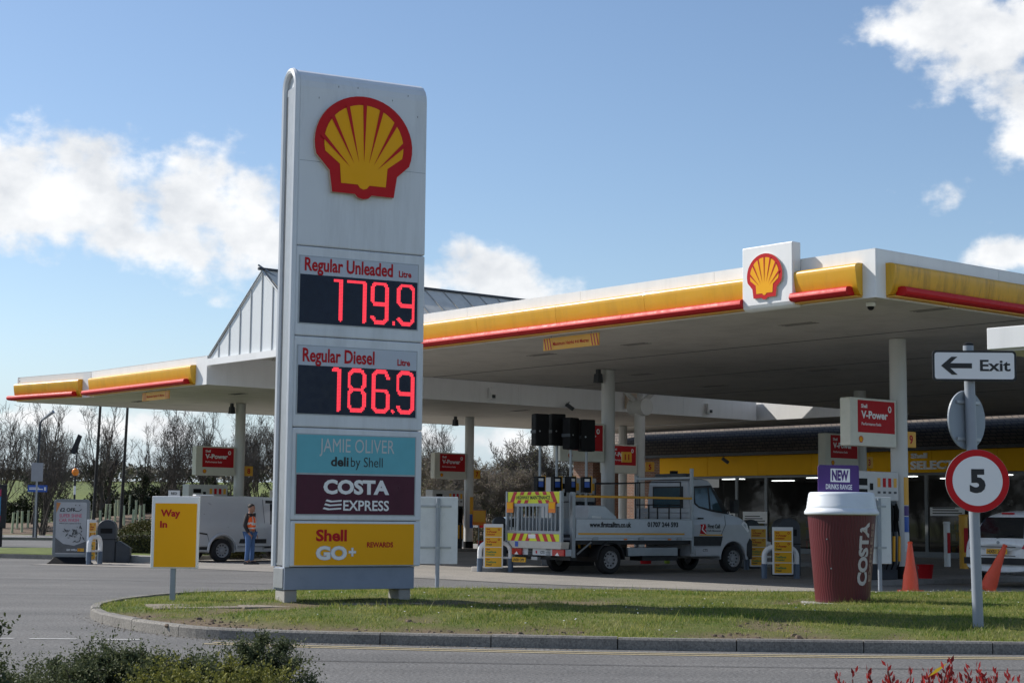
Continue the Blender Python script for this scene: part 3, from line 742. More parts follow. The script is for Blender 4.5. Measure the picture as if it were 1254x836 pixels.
def height_board(x0, x1, base, label):
    g = thing('height_board', (*W(base, D1, (x0 + x1) / 2, .12)[:2], 0), D1, label, 'sign', 'maximum height boards under the canopies')
    w = x1 - x0; mb = MB(); mb.m(AMBER).box(-w / 2, w / 2, -.012, .012, 5.18, 5.46)
    for s in (-1, 1):
        e = s * (w / 2 - .15)
        mb.m(SYEL2).rect(e - .13, e + .13, 5.19, 5.45, -.0135)
        for k in range(3):
            u = e - .13 + k * .09; pts = [(u, 5.45), (u + .035 if s > 0 else u + .035, 5.45), (u + .10, 5.19), (u + .06, 5.19)]
            mb.m(CHEVR).flat(pts[::-1], 'y', -.015)
    mb.m(INKR).text('Maximum Height 4\u00b76 Metres', 0, 5.275, .085, -.0145, al='c', maxw=w - .66)
    mb.build('board', g)
    for s in (-1, 1): mb = MB(); mb.m(GALV).tube([(s * w * .36, 0, 5.46), (s * w * .36, 0, 5.51)], .012, 6); mb.build('hanger', g)
height_board(-9.51, -7.64, C0, 'yellow maximum height board hanging under the big near canopy')
height_board(-4.55, -2.65, L0, 'yellow maximum height board hanging under the far left canopy')

# ------------------------------------------------------------------ shop
S0 = (19.0, 62.0)
shop = thing('shop_building', (S0[0], S0[1], 0), D1, 'petrol station shop with yellow fascia, dark tiled roof and glass front', 'building')
SHOPY = paint('shop_yellow', (.90, .47, .012), .6, var=.05, spec=.15)
mb = MB(); mb.m(SHOPY)
for k in range(8): mb.box(-18.93 + k * 3.0, -15.945 + k * 3.0, -.12, .2, 3.30, 4.16)
mb.build('yellow_fascia', shop, bevel=.01)
mb = MB(); mb.m(paint('letter_white', (.9, .9, .9), .4, var=.02))
def ext_text(mb, s, x, z, h, y0, dep, w=None):
    v, f = text_geo(s, .035); b0 = len(mb.v); mb.text(s, x, z, h, y0 - dep, w=w, bold=.035)
    vs = mb.v[b0:]; ed = {}
    for q in f:
        for i in range(len(q)):
            a, c = q[i], q[(i + 1) % len(q)]; ed[(a, c)] = ed.get((a, c), 0) + 1
    bd = [e for e in ed if (e[1], e[0]) not in ed]; n = len(vs)
    mb.add([(p[0], y0, p[2]) for p in vs], []); 
    for a, c in bd: mb.f.append((b0 + a, b0 + n + a, b0 + n + c, b0 + c)); mb.mi.append(mb.cur)
ext_text(mb, 'Shell', -4.86, 3.86, .20, -.125, .06, .75)
ext_text(mb, 'SELECT', -4.88, 3.42, .33, -.125, .07, 2.05)
mb.build('fascia_lettering', shop)
mb = MB(); mb.m(TILE)
mb.add([(-25.5, -.55, 4.30), (9, -.55, 4.30), (9, 3.1, 5.80), (-25.5, 3.1, 5.80), (-25.5, 3.1, 5.70), (9, 3.1, 5.70), (9, -.55, 4.18), (-25.5, -.55, 4.18)],
       [(0, 1, 2, 3), (4, 5, 6, 7), (1, 0, 7, 6), (3, 2, 5, 4)])
mb.add([(-25.5, 3.1, 5.80), (9, 3.1, 5.80), (9, 11, 5.0), (-25.5, 11, 5.0)], [(0, 1, 2, 3)])
mb.build('roof', shop)
mb = MB(); mb.m(DGREY).box(-25.5, 9, -.68, -.56, 4.15, 4.27); mb.m(CHAS).box(-25.4, 9, -.5, .5, 4.165, 4.29); mb.build('gutter', shop)
mb = MB(); mb.m(BRICK).box(-25, -23.6, 0, .6, 0, 4.16).box(-22.9, -22.2, 0, .6, 0, 4.16).box(-20.6, -18.95, 0, .6, 0, 4.16).box(-25, -19, 3.2, 3.5, 0, 4.16); mb.m(paint('shop_wall', (.10, .10, .105), .7, var=.2)).box(-18.95, 9, 9.6, 9.9, 0, 4.2).box(-18.954, -18.90, .7, 9.59, .04, 3.2); mb.m(BRICK).box(-19.25, -18.955, .6, 9.9, 0, 4.2).box(8.7, 9, 0, 9.6, 0, 4.2)
mb.build('wall', shop)
FRM = paint('shopfront_frame', (.16, .17, .18), .4, metal=.4)
def window_unit(x0, x1, door=False):
    f = MB(); f.m(FRM)
    f.box(x0, x0 + .07, .0, .1, 0, 3.29).box(x1 - .07, x1, .0, .1, 0, 3.29).box(x0 + .07, x1 - .07, 0, .1, 3.2, 3.29).box(x0 + .07, x1 - .07, 0, .1, 0, .22)
    if door: f.box(x0 + .07, x1 - .07, 0, .1, 2.25, 2.33).box((x0 + x1) / 2 - .04, (x0 + x1) / 2 + .04, 0, .1, .22, 2.25)
    fo = f.build('door' if door else 'window', shop)
    g = MB(); g.m(glassm('shop_glass', (.28, .31, .33), .0)).rect(x0 + .07, x1 - .07, .22, 3.2, .05); g.build('pane', fo)
xs = [-18.9, -16.6, -14.3, -12.6, -9.6, -7.2, -5.6, -4.3, -1.9, .9, 3.7, 6.5]
for i in range(len(xs) - 1): window_unit(xs[i], xs[i + 1], i in (5,))
mb = MB(); mb.m(CONCD).box(-18.9, 8.7, .12, 9.6, -.02, .03); mb.build('floor', shop)
mb = MB(); mb.m(paint('shop_ceiling', (.35, .35, .34), .7)).box(-18.9, 8.7, .12, 9.6, 3.25, 3.30); mb.build('ceiling', shop)
LAMPM = emis('shop_lamp', (1, .96, .88), 8.0)
for x in (-16.5, -11.5, -7, -2.5, 2.0):
    for y in (2.2, 5.6): mb = MB(); mb.m(LAMPM).box(x - .6, x + .6, y - .12, y + .12, 3.215, 3.245); mb.build('ceiling_light', shop)
mb = MB(); mb.m(SIGNW).rect(-17.0, -15.3, 2.80, 3.18, -.03); mb.m(INK).text('Exit only', -16.15, 2.91, .13, -.035, al='c'); mb.build('window_notice', shop)
for x0, x1, z0, z1 in ((-13.9, -12.5, 1.25, 1.75), (-4.1, -2.5, 1.62, 1.95), (-14.7, -14.35, 1.5, 1.75)):
    mb = MB(); mb.m(SIGNW).rect(x0, x1, z0, z1, -.03); mb.m(INK)
    for k in range(3): mb.rect(x0 + .12, x1 - .12 - .1 * k * (x1 - x0), z0 + .08 + k * .10, z0 + .12 + k * .10, -.035)
    mb.build('window_notice', shop)
goods = [paint('goods_%s' % n, c, .5) for n, c in (('red', (.4, .03, .03)), ('yellow', (.5, .33, .03)), ('blue', (.03, .08, .3)), ('white', (.5, .5, .5)), ('green', (.04, .2, .06)), ('brown', (.12, .06, .03)))]
for i, (x, y) in enumerate(((-17, 1.6), (-13.4, 1.5), (-10.6, 1.7), (-8.4, 1.4), (-3, 1.5), (-.4, 1.7), (2.6, 1.5))):
    t = thing('shelf_unit', (*W(S0, D1, x, y)[:2], 0), D1, 'stocked shelf unit inside the shop behind the glass front', 'shelves', 'shelf units inside the shop')
    mb = MB(); mb.m(FRM).box(-1.1, 1.1, .2, .26, .03, 1.6)
    for z in (.2, .65, 1.1, 1.55): mb.box(-1.1, 1.1, -.25, .2, z - .03, z)
    mb.build('frame', t)
    mb = MB()
    for z in (.2, .65, 1.1):
        u = -1.05
        while u < .95:
            w = rnd.uniform(.08, .2); mb.m(rnd.choice(goods)).box(u, u + w - .01, -.22, .1, z, z + rnd.uniform(.18, .36)); u += w
    tag(mb.build('goods', t), kind='stuff')

# white canopy edge at the right of the picture
t = thing('bay_canopy', (7.47, 26.0, 0), -46, 'flat white roof edge jutting in at the right behind the exit sign', 'canopy')
mb = MB(); mb.m(WHITE).box(0, 6, 0, 3.2, 4.09, 4.43); mb.build('fascia', t, bevel=.01)
mb = MB(); mb.m(SOFFIT).box(.05, 5.95, .05, 3.15, 4.05, 4.088); mb.build('soffit', t)
mb = MB(); mb.m(COLW).lathe([(.1, 0), (.1, 4.05)], 16, (4.6, 1.6, 0)); mb.build('column', t, smooth=True)
# ------------------------------------------------------------------ price sign
TO = (-3.1, 23.45); TA = 27
tt = thing('price_sign', (TO[0], TO[1], .12), TA, 'tall white fuel price totem with shell emblem and red LED prices', 'sign')
TZ = -.12
TW, TD = 2.02, .60
def arch(z0, z1, ins, n=10):
    r = TD / 2 - ins
    return [(ins, z0), (TD - ins, z0)] + [(TD / 2 + r * cos(pi * k / n), z1 - TD / 2 + (TD / 2 - ins) * sin(pi * k / n) * 1.0) for k in range(n + 1)]
seams = [.68 + TZ, 1.33 + TZ, 2.64 + TZ, 3.94 + TZ, 5.235 + TZ, 7.86 + TZ]
mb = MB()
for i in range(5):
    z0, z1 = seams[i] + .004, seams[i + 1] - .004
    if i < 4: mb.m(TOTEMW).box(.02, TW, 0, TD, z0, z1)
    else: mb.m(TOTEMW).prism(arch(z0, z1, 0), 'x', .02, TW)
body = mb.build('cabinet', tt, bevel=.022, seg=3, ang=50)
mb = MB(); mb.m(DGREY)
mb.box(.06, TW - .06, .05, TD - .05, seams[0], seams[4] + .3); mb.build('inner_frame', tt)
mb = MB(); mb.m(TOTEMW)                                           # the raised side channel with its rounded top
pa, pb = arch(seams[0] + .01, seams[5] - .02, .0), arch(seams[0] - .05, seams[5] - .14, .13)
pth = [(.0, y, z) for y, z in ([(.05, seams[0])] + [(TD / 2 - (TD / 2 - .05) * cos(pi * k / 14), seams[5] - TD / 2 + (TD / 2 - .03) * sin(pi * k / 14)) for k in range(15)] + [(TD - .05, seams[0])])]
mb.tube([(p[0] - .015, p[1], p[2]) for p in pth], .05, 8)
mb.m(GALV).box(-.012, .018, .11, TD - .11, seams[0] + .02, seams[5] - .28)
mb.m(DGREY).box(-.016, -.0125, .14, .165, seams[0] + .05, seams[5] - .38).box(-.016, -.0125, TD - .165, TD - .14, seams[0] + .05, seams[5] - .38)
mb.build('side_channel', tt, smooth=True)
def framed(name, z0, z1, x0=.07, x1=1.905):
    return MB()
def led(mb, s, x0, z0, dw, dh, gap, mat):
    """dot matrix numerals, every lit dot its own small square"""
    p = .0205
    SH = {'1': [[(-.1, 1), (.28, 1), (.28, 0)]], '7': [[(0, 1), (1, 1), (1, 0)]],
          '9': [[(1, .40), (1, .9), (.8, 1), (.2, 1), (0, .9), (0, .56), (.2, .46), (1, .46)], [(1, .5), (1, .1), (.8, 0), (.25, 0), (.02, .12)]],
          '8': [[(.2, .52), (0, .62), (0, .9), (.2, 1), (.8, 1), (1, .9), (1, .62), (.8, .52), (.2, .52), (0, .42), (0, .1), (.2, 0), (.8, 0), (1, .1), (1, .42), (.8, .52)]],
          '6': [[(.98, .86), (.8, 1), (.2, 1), (0, .9), (0, .1), (.2, 0), (.8, 0), (1, .1), (1, .42), (.8, .52), (.05, .52)]],
          '.': [[(0, 0), (.001, 0)]]}
    def dist(px, pz, a, b):
        dx, dz = b[0] - a[0], b[1] - a[1]; l = dx * dx + dz * dz; t = max(0, min(1, ((px - a[0]) * dx + (pz - a[1]) * dz) / l)) if l else 0
        return math.hypot(px - a[0] - t * dx, pz - a[1] - t * dz)
    mb.m(mat)
    for ch, cx in zip(s, x0):
        segs = [[(cx + u * dw, z0 + v * dh) for u, v in q] for q in SH[ch]]
        i0 = int((cx - .2 * dw) / p) - 1; i1 = int((cx + 1.2 * dw) / p) + 1; j0 = int(z0 / p) - 2; j1 = int((z0 + dh) / p) + 2
        for i in range(i0, i1 + 1):
            for j in range(j0, j1 + 1):
                x, z = i * p, j * p
                if min(dist(x, z, q[k], q[k + 1]) for q in segs for k in range(len(q) - 1)) < (.028 if ch != '.' else .028):
                    mb.rect(x - .0090, x + .0090, z - .0090, z + .0090, -.017)
for nm, z0, zs, zt, txt, dig, lw in (('unleaded', 4.127 + TZ, 4.826 + TZ, 5.08 + TZ, 'Regular Unleaded', '179.9', 1.365), ('diesel', 2.835 + TZ, 3.524 + TZ, 3.796 + TZ, 'Regular Diesel', '186.9', 1.10)):
    mb = MB(); mb.m(GALV).box(.055, 1.92, -.006, .01, z0 - .015, zt + .015)
    mb.m(HDR).rect(.072, 1.905, zs, zt, -.009)
    mb.m(INKR).text(txt, .14, zs + .05, .195, -.012, w=lw, bold=.026).text('Litre', 1.60, zs + .06, .095, -.012, w=.20, bold=.03)
    mb.build('price_header', tt)
    mb = MB(); mb.m(LEDP).box(.078, 1.90, -.012, .01, z0, zs - .004)
    zz = z0 + .075
    led(mb, dig, (.635, .825, 1.185, 1.525, 1.60), zz, .235, .56, .1, LED) if dig[1] == '7' else led(mb, dig, (.625, .85, 1.225, 1.535, 1.61), zz, .235, .565, .1, LED)
    mb.build('led_display', tt)
mb = MB(); mb.m(GALV).box(.07, 1.92, -.006, .01, 1.405 + TZ, 2.555 + TZ)
mb.m(TEAL).rect(.085, 1.904, 2.0 + TZ, 2.54 + TZ, -.009); mb.m(MAUVE).rect(.088, 1.904, 1.42 + TZ, 1.975 + TZ, -.009)
mb.m(PINKT).text('JAMIE OLIVER', .425, 2.30 + TZ, .19, -.012, w=1.15, bold=.0)
mb.m(INK).text('deli', .60, 2.10 + TZ, .135, -.012, w=.27, bold=.03).text('by Shell', .905, 2.10 + TZ, .135, -.012, w=.49, bold=-.004)
mb.m(SIGNW).text('COSTA', .495, 1.705 + TZ, .205, -.012, w=1.01, bold=.045).text('EXPRESS', .80, 1.475 + TZ, .145, -.012, w=.705, bold=.02)
for k, (a, b) in enumerate(((.53, .775), (.51, .775), (.49, .77))):
    z = 1.60 - k * .055 + TZ; mb.flat([(a, z + .005), (a + .08, z - .012), (b, z + .002), (b, z + .026), (a + .1, z + .012), (a + .02, z + .03)], 'y', -.012)
mb.build('advert_panel', tt)
mb = MB(); mb.m(SYEL).box(.085, 1.908, -.008, .01, .705 + TZ, 1.29 + TZ)
mb.m(INKR).text('Shell', .40, 1.04 + TZ, .165, -.012, w=.465, bold=.035).text('REWARDS', 1.175, .955 + TZ, .075, -.012, w=.405, bold=.03)
mb.m(HDR).text('GO', .40, .775 + TZ, .20, -.0115, w=.475, bold=.065).text('+', .895, .80 + TZ, .17, -.0115, w=.115, bold=.05)
mb.m(SIGNW).text('GO', .405, .780 + TZ, .19, -.0145, w=.465, bold=.035).text('+', .90, .805 + TZ, .16, -.0145, w=.105, bold=.02)
mb.build('rewards_panel', tt)
mb = MB(); mb.m(PGREY).box(.03, TW - .02, -.0012, .01, 6.47 + TZ, 6.476 + TZ); mb.build('panel_joint', tt)
mb = MB(); pecten(mb, .99, 6.745 + TZ, 1.53, .0, .07, .012); mb.build('shell_emblem', tt)
mb = MB(); mb.m(DGREY)
for x, z in ((.9, 7.62), (1.45, 7.5), (1.5, 7.15), (1.86, 7.3), (1.55, 6.9), (.6, 7.6), (1.7, 7.6), (.3, 7.4)): mb.rect(x, x + .009, z + TZ, z + .026 + TZ, -.0015)
mb.build('rivets', tt)
mb = MB(); mb.m(PLINTH).box(-.03, 1.95, .06, TD - .06, .36 + TZ, .675 + TZ); mb.m(GALV).box(-.045, -.031, .10, TD - .10, .38 + TZ, .66 + TZ); mb.build('plinth', tt, bevel=.012)
for x in (.0, 1.74):
    mb = MB(); mb.m(CONC).box(x - .01, x + .175, .10, TD - .10, -.1, .358 + TZ); mb.build('leg', tt, bevel=.015)

# ------------------------------------------------------------------ post signs on and by the island
def gz(x, y): return mound(x, y)
t = thing('way_in_sign', (-4.995, 24.9, gz(-5, 24.9) - .03), 1, 'yellow Way In sign board on a short grey post at the island tip', 'sign')
B_ = gz(-5, 24.9) - .03
mb = MB(); mb.m(SIGNW).box(-.335, .365, -.05, .05, .60 - B_, 1.665 - B_); mb.build('sign_box', t, bevel=.012)
mb = MB(); mb.m(SYEL).box(-.285, .335, -.056, -.049, .622 - B_, 1.56 - B_)
mb.m(INKR).text('Way', -.20, 1.365 - B_, .105, -.0595, w=.29, bold=.035).text('In', -.205, 1.20 - B_, .10, -.0595, w=.105, bold=.035); mb.build('sign_face', t)
mb = MB(); mb.m(PGREY).box(-.038, .038, -.03, .03, -.1, .60 - B_); mb.build('post', t, bevel=.006)

def back_sign(name, x, y, px, w, z0, z1, label, rz):
    g = gz(x, y) - .03
    t = thing(name, (x, y, g), rz, label, 'sign', 'signs seen from behind')
    mb = MB(); mb.m(BACKW).box(px - w / 2, px + w / 2, .05, .11, z0 - g, z1 - g); mb.build('sign_box', t, bevel=.01)
    mb = MB(); mb.m(PGREY).tube([(0, 0, -.1), (0, 0, z1 - g - .03)], .038, 12); mb.build('post', t, smooth=True)
    for z in (z0 + .3, z1 - .18): mb = MB(); mb.m(GALV).box(px - w / 2 + .04, px + w / 2 - .12, .038, .052, z - g - .02, z - g + .02).lathe([(.048, -.02), (.048, .02)], 12, (0, 0, z - g)); mb.build('bracket', t)
back_sign('back_sign', -1.34, 31.0, -.02, .78, .53, 1.77, 'white sign board seen from behind, just right of the price totem', 4)
back_sign('back_sign', 6.93, 31.4, .0, .62, .60, 1.85, 'white sign board seen from behind, partly hidden by the giant cup', 24)

# speed and exit sign post
t = thing('sign_post', (5.475, 19.8, .16), 0, 'grey steel post carrying the exit and 5 speed signs', 'post')
mb = MB(); mb.m(PGREY).tube([(.045, 0, -.1), (-.012, 0, 3.34)], .062, 20); mb.build('post', t, smooth=True)
mb = MB(); mb.m(BLACK).lathe([(.064, 0), (.064, .02), (.03, .035)], 20, (-.012, 0, 3.335)); mb.build('cap', t)
t = thing('exit_sign', (5.50, 19.70, 3.06), -1.5, 'white rectangular Exit sign with black left arrow and black border', 'sign')
mb = MB(); mb.m(INK).prism(rrect(-.495, .495, .0, .365, .045, 5), 'y', -.02, 0); mb.m(SIGNW).flat(rrect(-.47, .47, .025, .34, .03, 5), 'y', -.0225)
mb.m(INK).flat([(-.395, .182), (-.27, .075), (-.20, .075), (-.285, .152), (-.03, .152), (-.03, .212), (-.285, .212), (-.20, .289), (-.27, .289)], 'y', -.0255)
mb.text('Exit', .065, .12, .135, -.0255, w=.36, bold=.022); mb.build('sign_face', t)
t = thing('speed_sign', (5.51, 19.70, 1.88), -3, 'round red-rimmed 5 speed limit sign facing the road', 'sign')
mb = MB(); mb.m(GALV).lathe([(.372, -.02), (.372, 0)], 56, ax='y')
mb.m(RED).flat([(.370 * cos(a), .370 * sin(a)) for a in np.linspace(0, 2 * pi, 64, endpoint=False)], 'y', -.022)
mb.m(SIGNW).flat([(.292 * cos(a), .292 * sin(a)) for a in np.linspace(0, 2 * pi, 64, endpoint=False)], 'y', -.0245)
mb.m(INK).text('5', .0, -.14, .28, -.027, w=.185, al='c', bold=.048); mb.build('sign_face', t)
t = thing('disc_sign_back', (5.455, 19.875, 2.61), 38, 'grey back of a round sign between the exit and 5 signs', 'sign')
mb = MB(); mb.m(CIRCB).lathe([(.352, 0), (.352, .022)], 56, ax='y')
mb.m(GALV)
for z in (-.23, .21): mb.box(-.22, .22, -.03, -.001, z - .018, z + .018)
mb.build('disc', t)

# ------------------------------------------------------------------ giant cup
CX, CY = 4.985, 25.15; CZ = gz(CX, CY) - .04
t = thing('giant_cup', (CX, CY, CZ), 0, 'giant maroon takeaway coffee cup with white lid standing on the grass', 'cup')
def cr(z): return .40 + (.508 - .40) * (z / 1.32)
mb = MB(); mb.m(CUPM)
prof = [(cr(z), z) for z in np.linspace(0, 1.33, 24)]
mb.lathe([(.38, .0)] + prof, 96); mb.build('cup_body', t, smooth=True)
def wrap(a0, out=.006):
    # text runs upwards; its own height turns to the left round the cup
    def fn(u, q):
        z = u; a = a0 - q / cr(z); r = cr(z) + out
        return (r * sin(a), -r * cos(a), z)
    return fn
mb = MB(); mb.m(paint('cup_letter', (.50, .46, .46), .5)).text('COSTA', .27, 0, .185, w=.93, bold=.05, fn=wrap(rad(43)))
mb.m(paint('cup_letter_dim', (.36, .23, .18), .5)).text('EXPRESS', .33, 0, .085, w=.86, bold=.02, fn=wrap(rad(59)))
mb.build('lettering', t)
mb = MB(); mb.m(GALV)
for a, z in ((-38, .95), (-32, .52), (12, .03)):
    r = cr(z) + .004; mb.lathe([(.012, 0), (.012, .006)], 8, (r * sin(rad(a)), -r * cos(rad(a)), z), ax='y')
mb.build('fixings', t)
mb = MB(); mb.m(LIDW)
lid = [(.49, 1.30), (.550, 1.315), (.557, 1.33), (.553, 1.36), (.536, 1.378), (.528, 1.40), (.522, 1.405), (.520, 1.445), (.513, 1.455), (.511, 1.50), (.504, 1.51), (.502, 1.555), (.495, 1.565), (.493, 1.605), (.480, 1.635), (.462, 1.645), (.45, 1.62), (.05, 1.61)]
mb.lathe(lid, 72); mb.build('lid', t, smooth=True)
mb = MB(); mb.m(CONC).lathe([(.62, -.08), (.62, .012)], 40); mb.build('base_pad', t)
t = thing('topper_board', (CX - .03, CY, CZ + 1.635), 3, 'purple NEW drinks range board fixed upright on the giant cup lid', 'sign')
mb = MB(); mb.m(PURP).prism(rrect(-.325, .30, 0, .42, .035, 4), 'y', -.012, .012)
mb.X = Matrix.Rotation(rad(1), 4, 'Y')
mb.m(SIGNW).rect(-.14, .155, .165, .365, -.0145); mb.m(PURP).text('NEW', .007, .185, .16, -.0165, w=.255, al='c', bold=.05)
mb.m(SIGNW).text('DRINKS RANGE', -.01, .055, .075, -.0145, w=.40, al='c', bold=.02); mb.X = None
mb.build('board', t)

# ------------------------------------------------------------------ cones
def cone(loc, rz, label, tilt=None):
    t = thing('traffic_cone', loc, rz, label, 'cone', 'orange traffic cones on the forecourt')
    if tilt: t.rotation_euler = (tilt[0], tilt[1], rad(rz))
    mb = MB(); mb.m(CONEO)
    pr = [(.175, .05), (.165, .09), (.150, .20), (.135, .32), (.10, .52), (.066, .78), (.045, .93), (.043, .955), (.050, .965), (.050, .985), (.03, 1.0)]
    vs = []
    mb.lathe(pr, 28)
    for i, v in enumerate(mb.v):
        d = 1 + .10 * value(v[0] * 4, v[2] * 5, 1.0, 3) * (1 if v[2] < .45 else .3); mb.v[i] = (v[0] * d, v[1] * d, v[2])
    mb.build('cone_body', t, smooth=True)
    mb = MB(); mb.m(CONEO).prism(rrect(-.20, .20, -.20, .20, .05), 'z', 0, .05); mb.build('base', t, bevel=.01)
cone((7.93, 33.2, .004), 20, 'upright orange traffic cone between the fuel pump and the grass')
cone((9.55, 33.6, .03), -10, 'crumpled orange traffic cone leaning over beside the white car', (rad(2), rad(22)))

# ------------------------------------------------------------------ fuel price boards on hoop barriers
def hoop(loc, rz, label, w=.80):
    t = thing('hoop_barrier', (*loc, .004), rz, label, 'barrier', 'white hoop barriers at the pump islands')
    mb = MB(); mb.m(SIGNW); a = w / 2
    pts = [(-a, 0, .33)] + [(-a + .22 - .22 * cos(q), 0, .52 + .22 * sin(q)) for q in np.linspace(0, pi / 2, 7)] + [(a - .22 + .22 * sin(q), 0, .52 + .22 * cos(q)) for q in np.linspace(0, pi / 2, 7)] + [(a, 0, .33)]
    mb.tube(pts, .062, 14).tube([(-a, 0, .36), (a, 0, .36)], .03, 10); mb.build('hoop', t, smooth=True)
    for s in (-1, 1):
        mb = MB(); mb.m(paint('barrier_foot', (.10, .14, .20), .5)).lathe([(.07, 0), (.07, .345)], 14, (s * a, 0, 0)); mb.build('leg', t, smooth=True)
    return t
def price_board(loc, rz, label, z0=.10):
    t = thing('price_board', (*loc, z0), rz, label, 'sign', 'yellow fuel grade boards on the hoop barriers')
    mb = MB(); mb.m(SIGNW).box(-.25, .25, -.03, .03, 0, 1.13); mb.build('frame', t, bevel=.008)
    mb = MB()
    for k, (b, c, cl) in enumerate((('V-Power', 'Unleaded', INKR), ('V-Power', 'Diesel', INK), ('FuelSave', 'Unleaded', INKG), ('FuelSave', 'Diesel', INK))):
        z = 1.06 - (k + 1) * .257
        mb.m(SYEL2).rect(-.215, .215, z, z + .24, -.0325)
        mb.m(INKR).text('Shell', -.18, z + .175, .035, -.035, bold=.03)
        mb.m(INKR if k < 2 else INKG).text(b, -.18, z + .10, .055, -.035, bold=.03, maxw=.3)
        mb.m(INKR if k == 0 else cl).text(c, -.18, z + .04, .042, -.035, bold=.03)
        if k < 2: mb.m(INKR).flat([(.14 + .03 * cos(q), z + .185 + .03 * sin(q)) for q in np.linspace(0, 2 * pi, 14, endpoint=False)], 'y', -.035); mb.m(SYEL2).flat([(.14 + .016 * cos(q), z + .185 + .016 * sin(q)) for q in np.linspace(0, 2 * pi, 14, endpoint=False)], 'y', -.037)
    mb.build('board_face', t)
HB = (('left end of the maintenance truck', (-.38, 43.2), 4, (-.43, 43.11)), ('truck front, behind the nearer hoop', (7.05, 47.2), 8, (6.98, 47.1)), ('giant cup, before the domed bin', (6.52, 40.4), 6, (6.56, 40.3)), ('car wash poster at the far left', (-11.50, 46.4), 82, (-11.58, 46.30)))
for a, p, r, q in HB:
    hoop(p, r, 'white hoop barrier on grey feet by the ' + a)
    price_board(q, r if r < 50 else 80, 'yellow four-grade fuel board on the hoop by the ' + a)

# ------------------------------------------------------------------ litter bins
def bin_(loc, rz, label, h=1.35, w=.56, flap=True, pan=False):
    t = thing('litter_bin', (*loc, .004), rz, label, 'bin', 'dark litter bins on the forecourt')
    mb = MB(); mb.m(DGREY); a = w / 2
    pr = [(-a, 0), (a, 0)] + [(a * cos(q), h - a * .9 + a * .9 * sin(q)) for q in np.linspace(0, pi, 13)]
    mb.prism(pr, 'y', -a * .9, a * .9); mb.build('body', t, bevel=.03, smooth=True)
    mb = MB(); mb.m(BLACK).box(-a * .65, a * .65, -a * .91, -a * .8, h - a * 1.5, h - a * .95).box(-a - .012, a + .012, -a * .93, a * .93, h - a * 2.2, h - a * 2.12); mb.build('opening', t)
    if pan: mb = MB(); mb.m(DGREY).prism([(a, 0), (a + .42, 0), (a + .42, .42), (a + .1, .62), (a, .6)], 'y', -a * .8, a * .8); mb.build('side_hopper', t, bevel=.03)
bin_((-11.62, 48.3), 6, 'dark domed litter bin with side hopper behind the car wash poster', 1.22, .52, pan=True)
bin_((6.95, 42.2), 10, 'dark domed litter bin between the fuel boards and the giant cup', 1.45, .60)
bin_((6.95, 48.6), 12, 'dark domed litter bin half hidden behind the rear fuel board', 1.40, .5)
bin_((-.32, 49.0), 6, 'dark litter bin showing above the fuel board left of the truck', 1.42, .42)

# ------------------------------------------------------------------ poster stand
t = thing('poster_stand', (-12.22, 46.6, .004), 2, 'grey pavement poster stand advertising a car wash at far left', 'poster stand')
mb = MB(); mb.m(paint('poster_frame', (.20, .21, .22), .4, metal=.3)).prism(rrect(-.50, .50, .18, 1.78, .10, 5), 'y', -.05, .05); mb.build('frame', t, bevel=.012)
mb = MB(); PG = paint('poster_grey', (.40, .40, .41), .35, var=.22, scale=3); mb.m(PG).flat(rrect(-.42, .42, .27, 1.70, .05), 'y', -.0525)
mb.m(paint('poster_dark', (.10, .10, .105), .35, var=.5, scale=5)).flat([(-.42, .30), (.42, .30), (.42, .62), (.10, .50), (-.2, .55), (-.42, .72)], 'y', -.055)
mb.m(paint('poster_orange', (.5, .2, .06), .4)).flat([(-.42, 1.40), (-.30, 1.68), (-.42, 1.69)][::-1][::-1], 'y', -.055)
dk = paint('poster_foliage', (.05, .052, .055), .35)
for k in range(70):
    x = rnd.gauss(.10, .15); z = rnd.gauss(.82, .10); a = rnd.uniform(0, pi); l = rnd.uniform(.03, .09)
    if -.36 < x < .36 and .6 < z < 1.05:
        c_, s_ = cos(a) * l, sin(a) * l; mb.m(dk if k % 3 else PG).flat([(x - c_, z - s_), (x + s_ * .25, z - c_ * .25), (x + c_, z + s_), (x - s_ * .25, z + c_ * .25)], 'y', -.0565 - k * .00004)
mb.m(INK).text('\u00a32 OFF', -.32, 1.44, .10, -.055, w=.42, bold=.035)
mb.m(paint('poster_pink', (.52, .07, .14), .4)).text('SUPER SHINE', -.33, 1.28, .095, -.055, w=.62, bold=.01).text('CAR WASH', -.33, 1.155, .095, -.055, w=.54, bold=.01)
mb.m(INK).text('When you spend on fuel', -.33, 1.10, .03, -.055, w=.60)
mb.tube([(.16 + .12 * cos(q), -.056, 1.54 + .09 * sin(q)) for q in np.linspace(rad(200), rad(340), 9)], .008, 4)
for x in (.10, .21): mb.rect(x, x + .02, 1.60, 1.63, -.055)
mb.m(SIGNW).text('GO WELL', -.10, .36, .05, -.058, bold=.03); mb.m(AMBER).rect(.20, .38, .34, .43, -.058); pecten(mb, .25, .385, .07, -.058, .002, .001)
mb.build('poster', t)
mb = MB(); mb.m(BLACK).prism([(-.44, .18), (.44, .18), (.52, .07), (.60, 0), (-.60, 0), (-.52, .07)], 'y', lambda u, w: -.28 + w * .9, lambda u, w: .28 - w * .9); mb.build('base', t, bevel=.02)

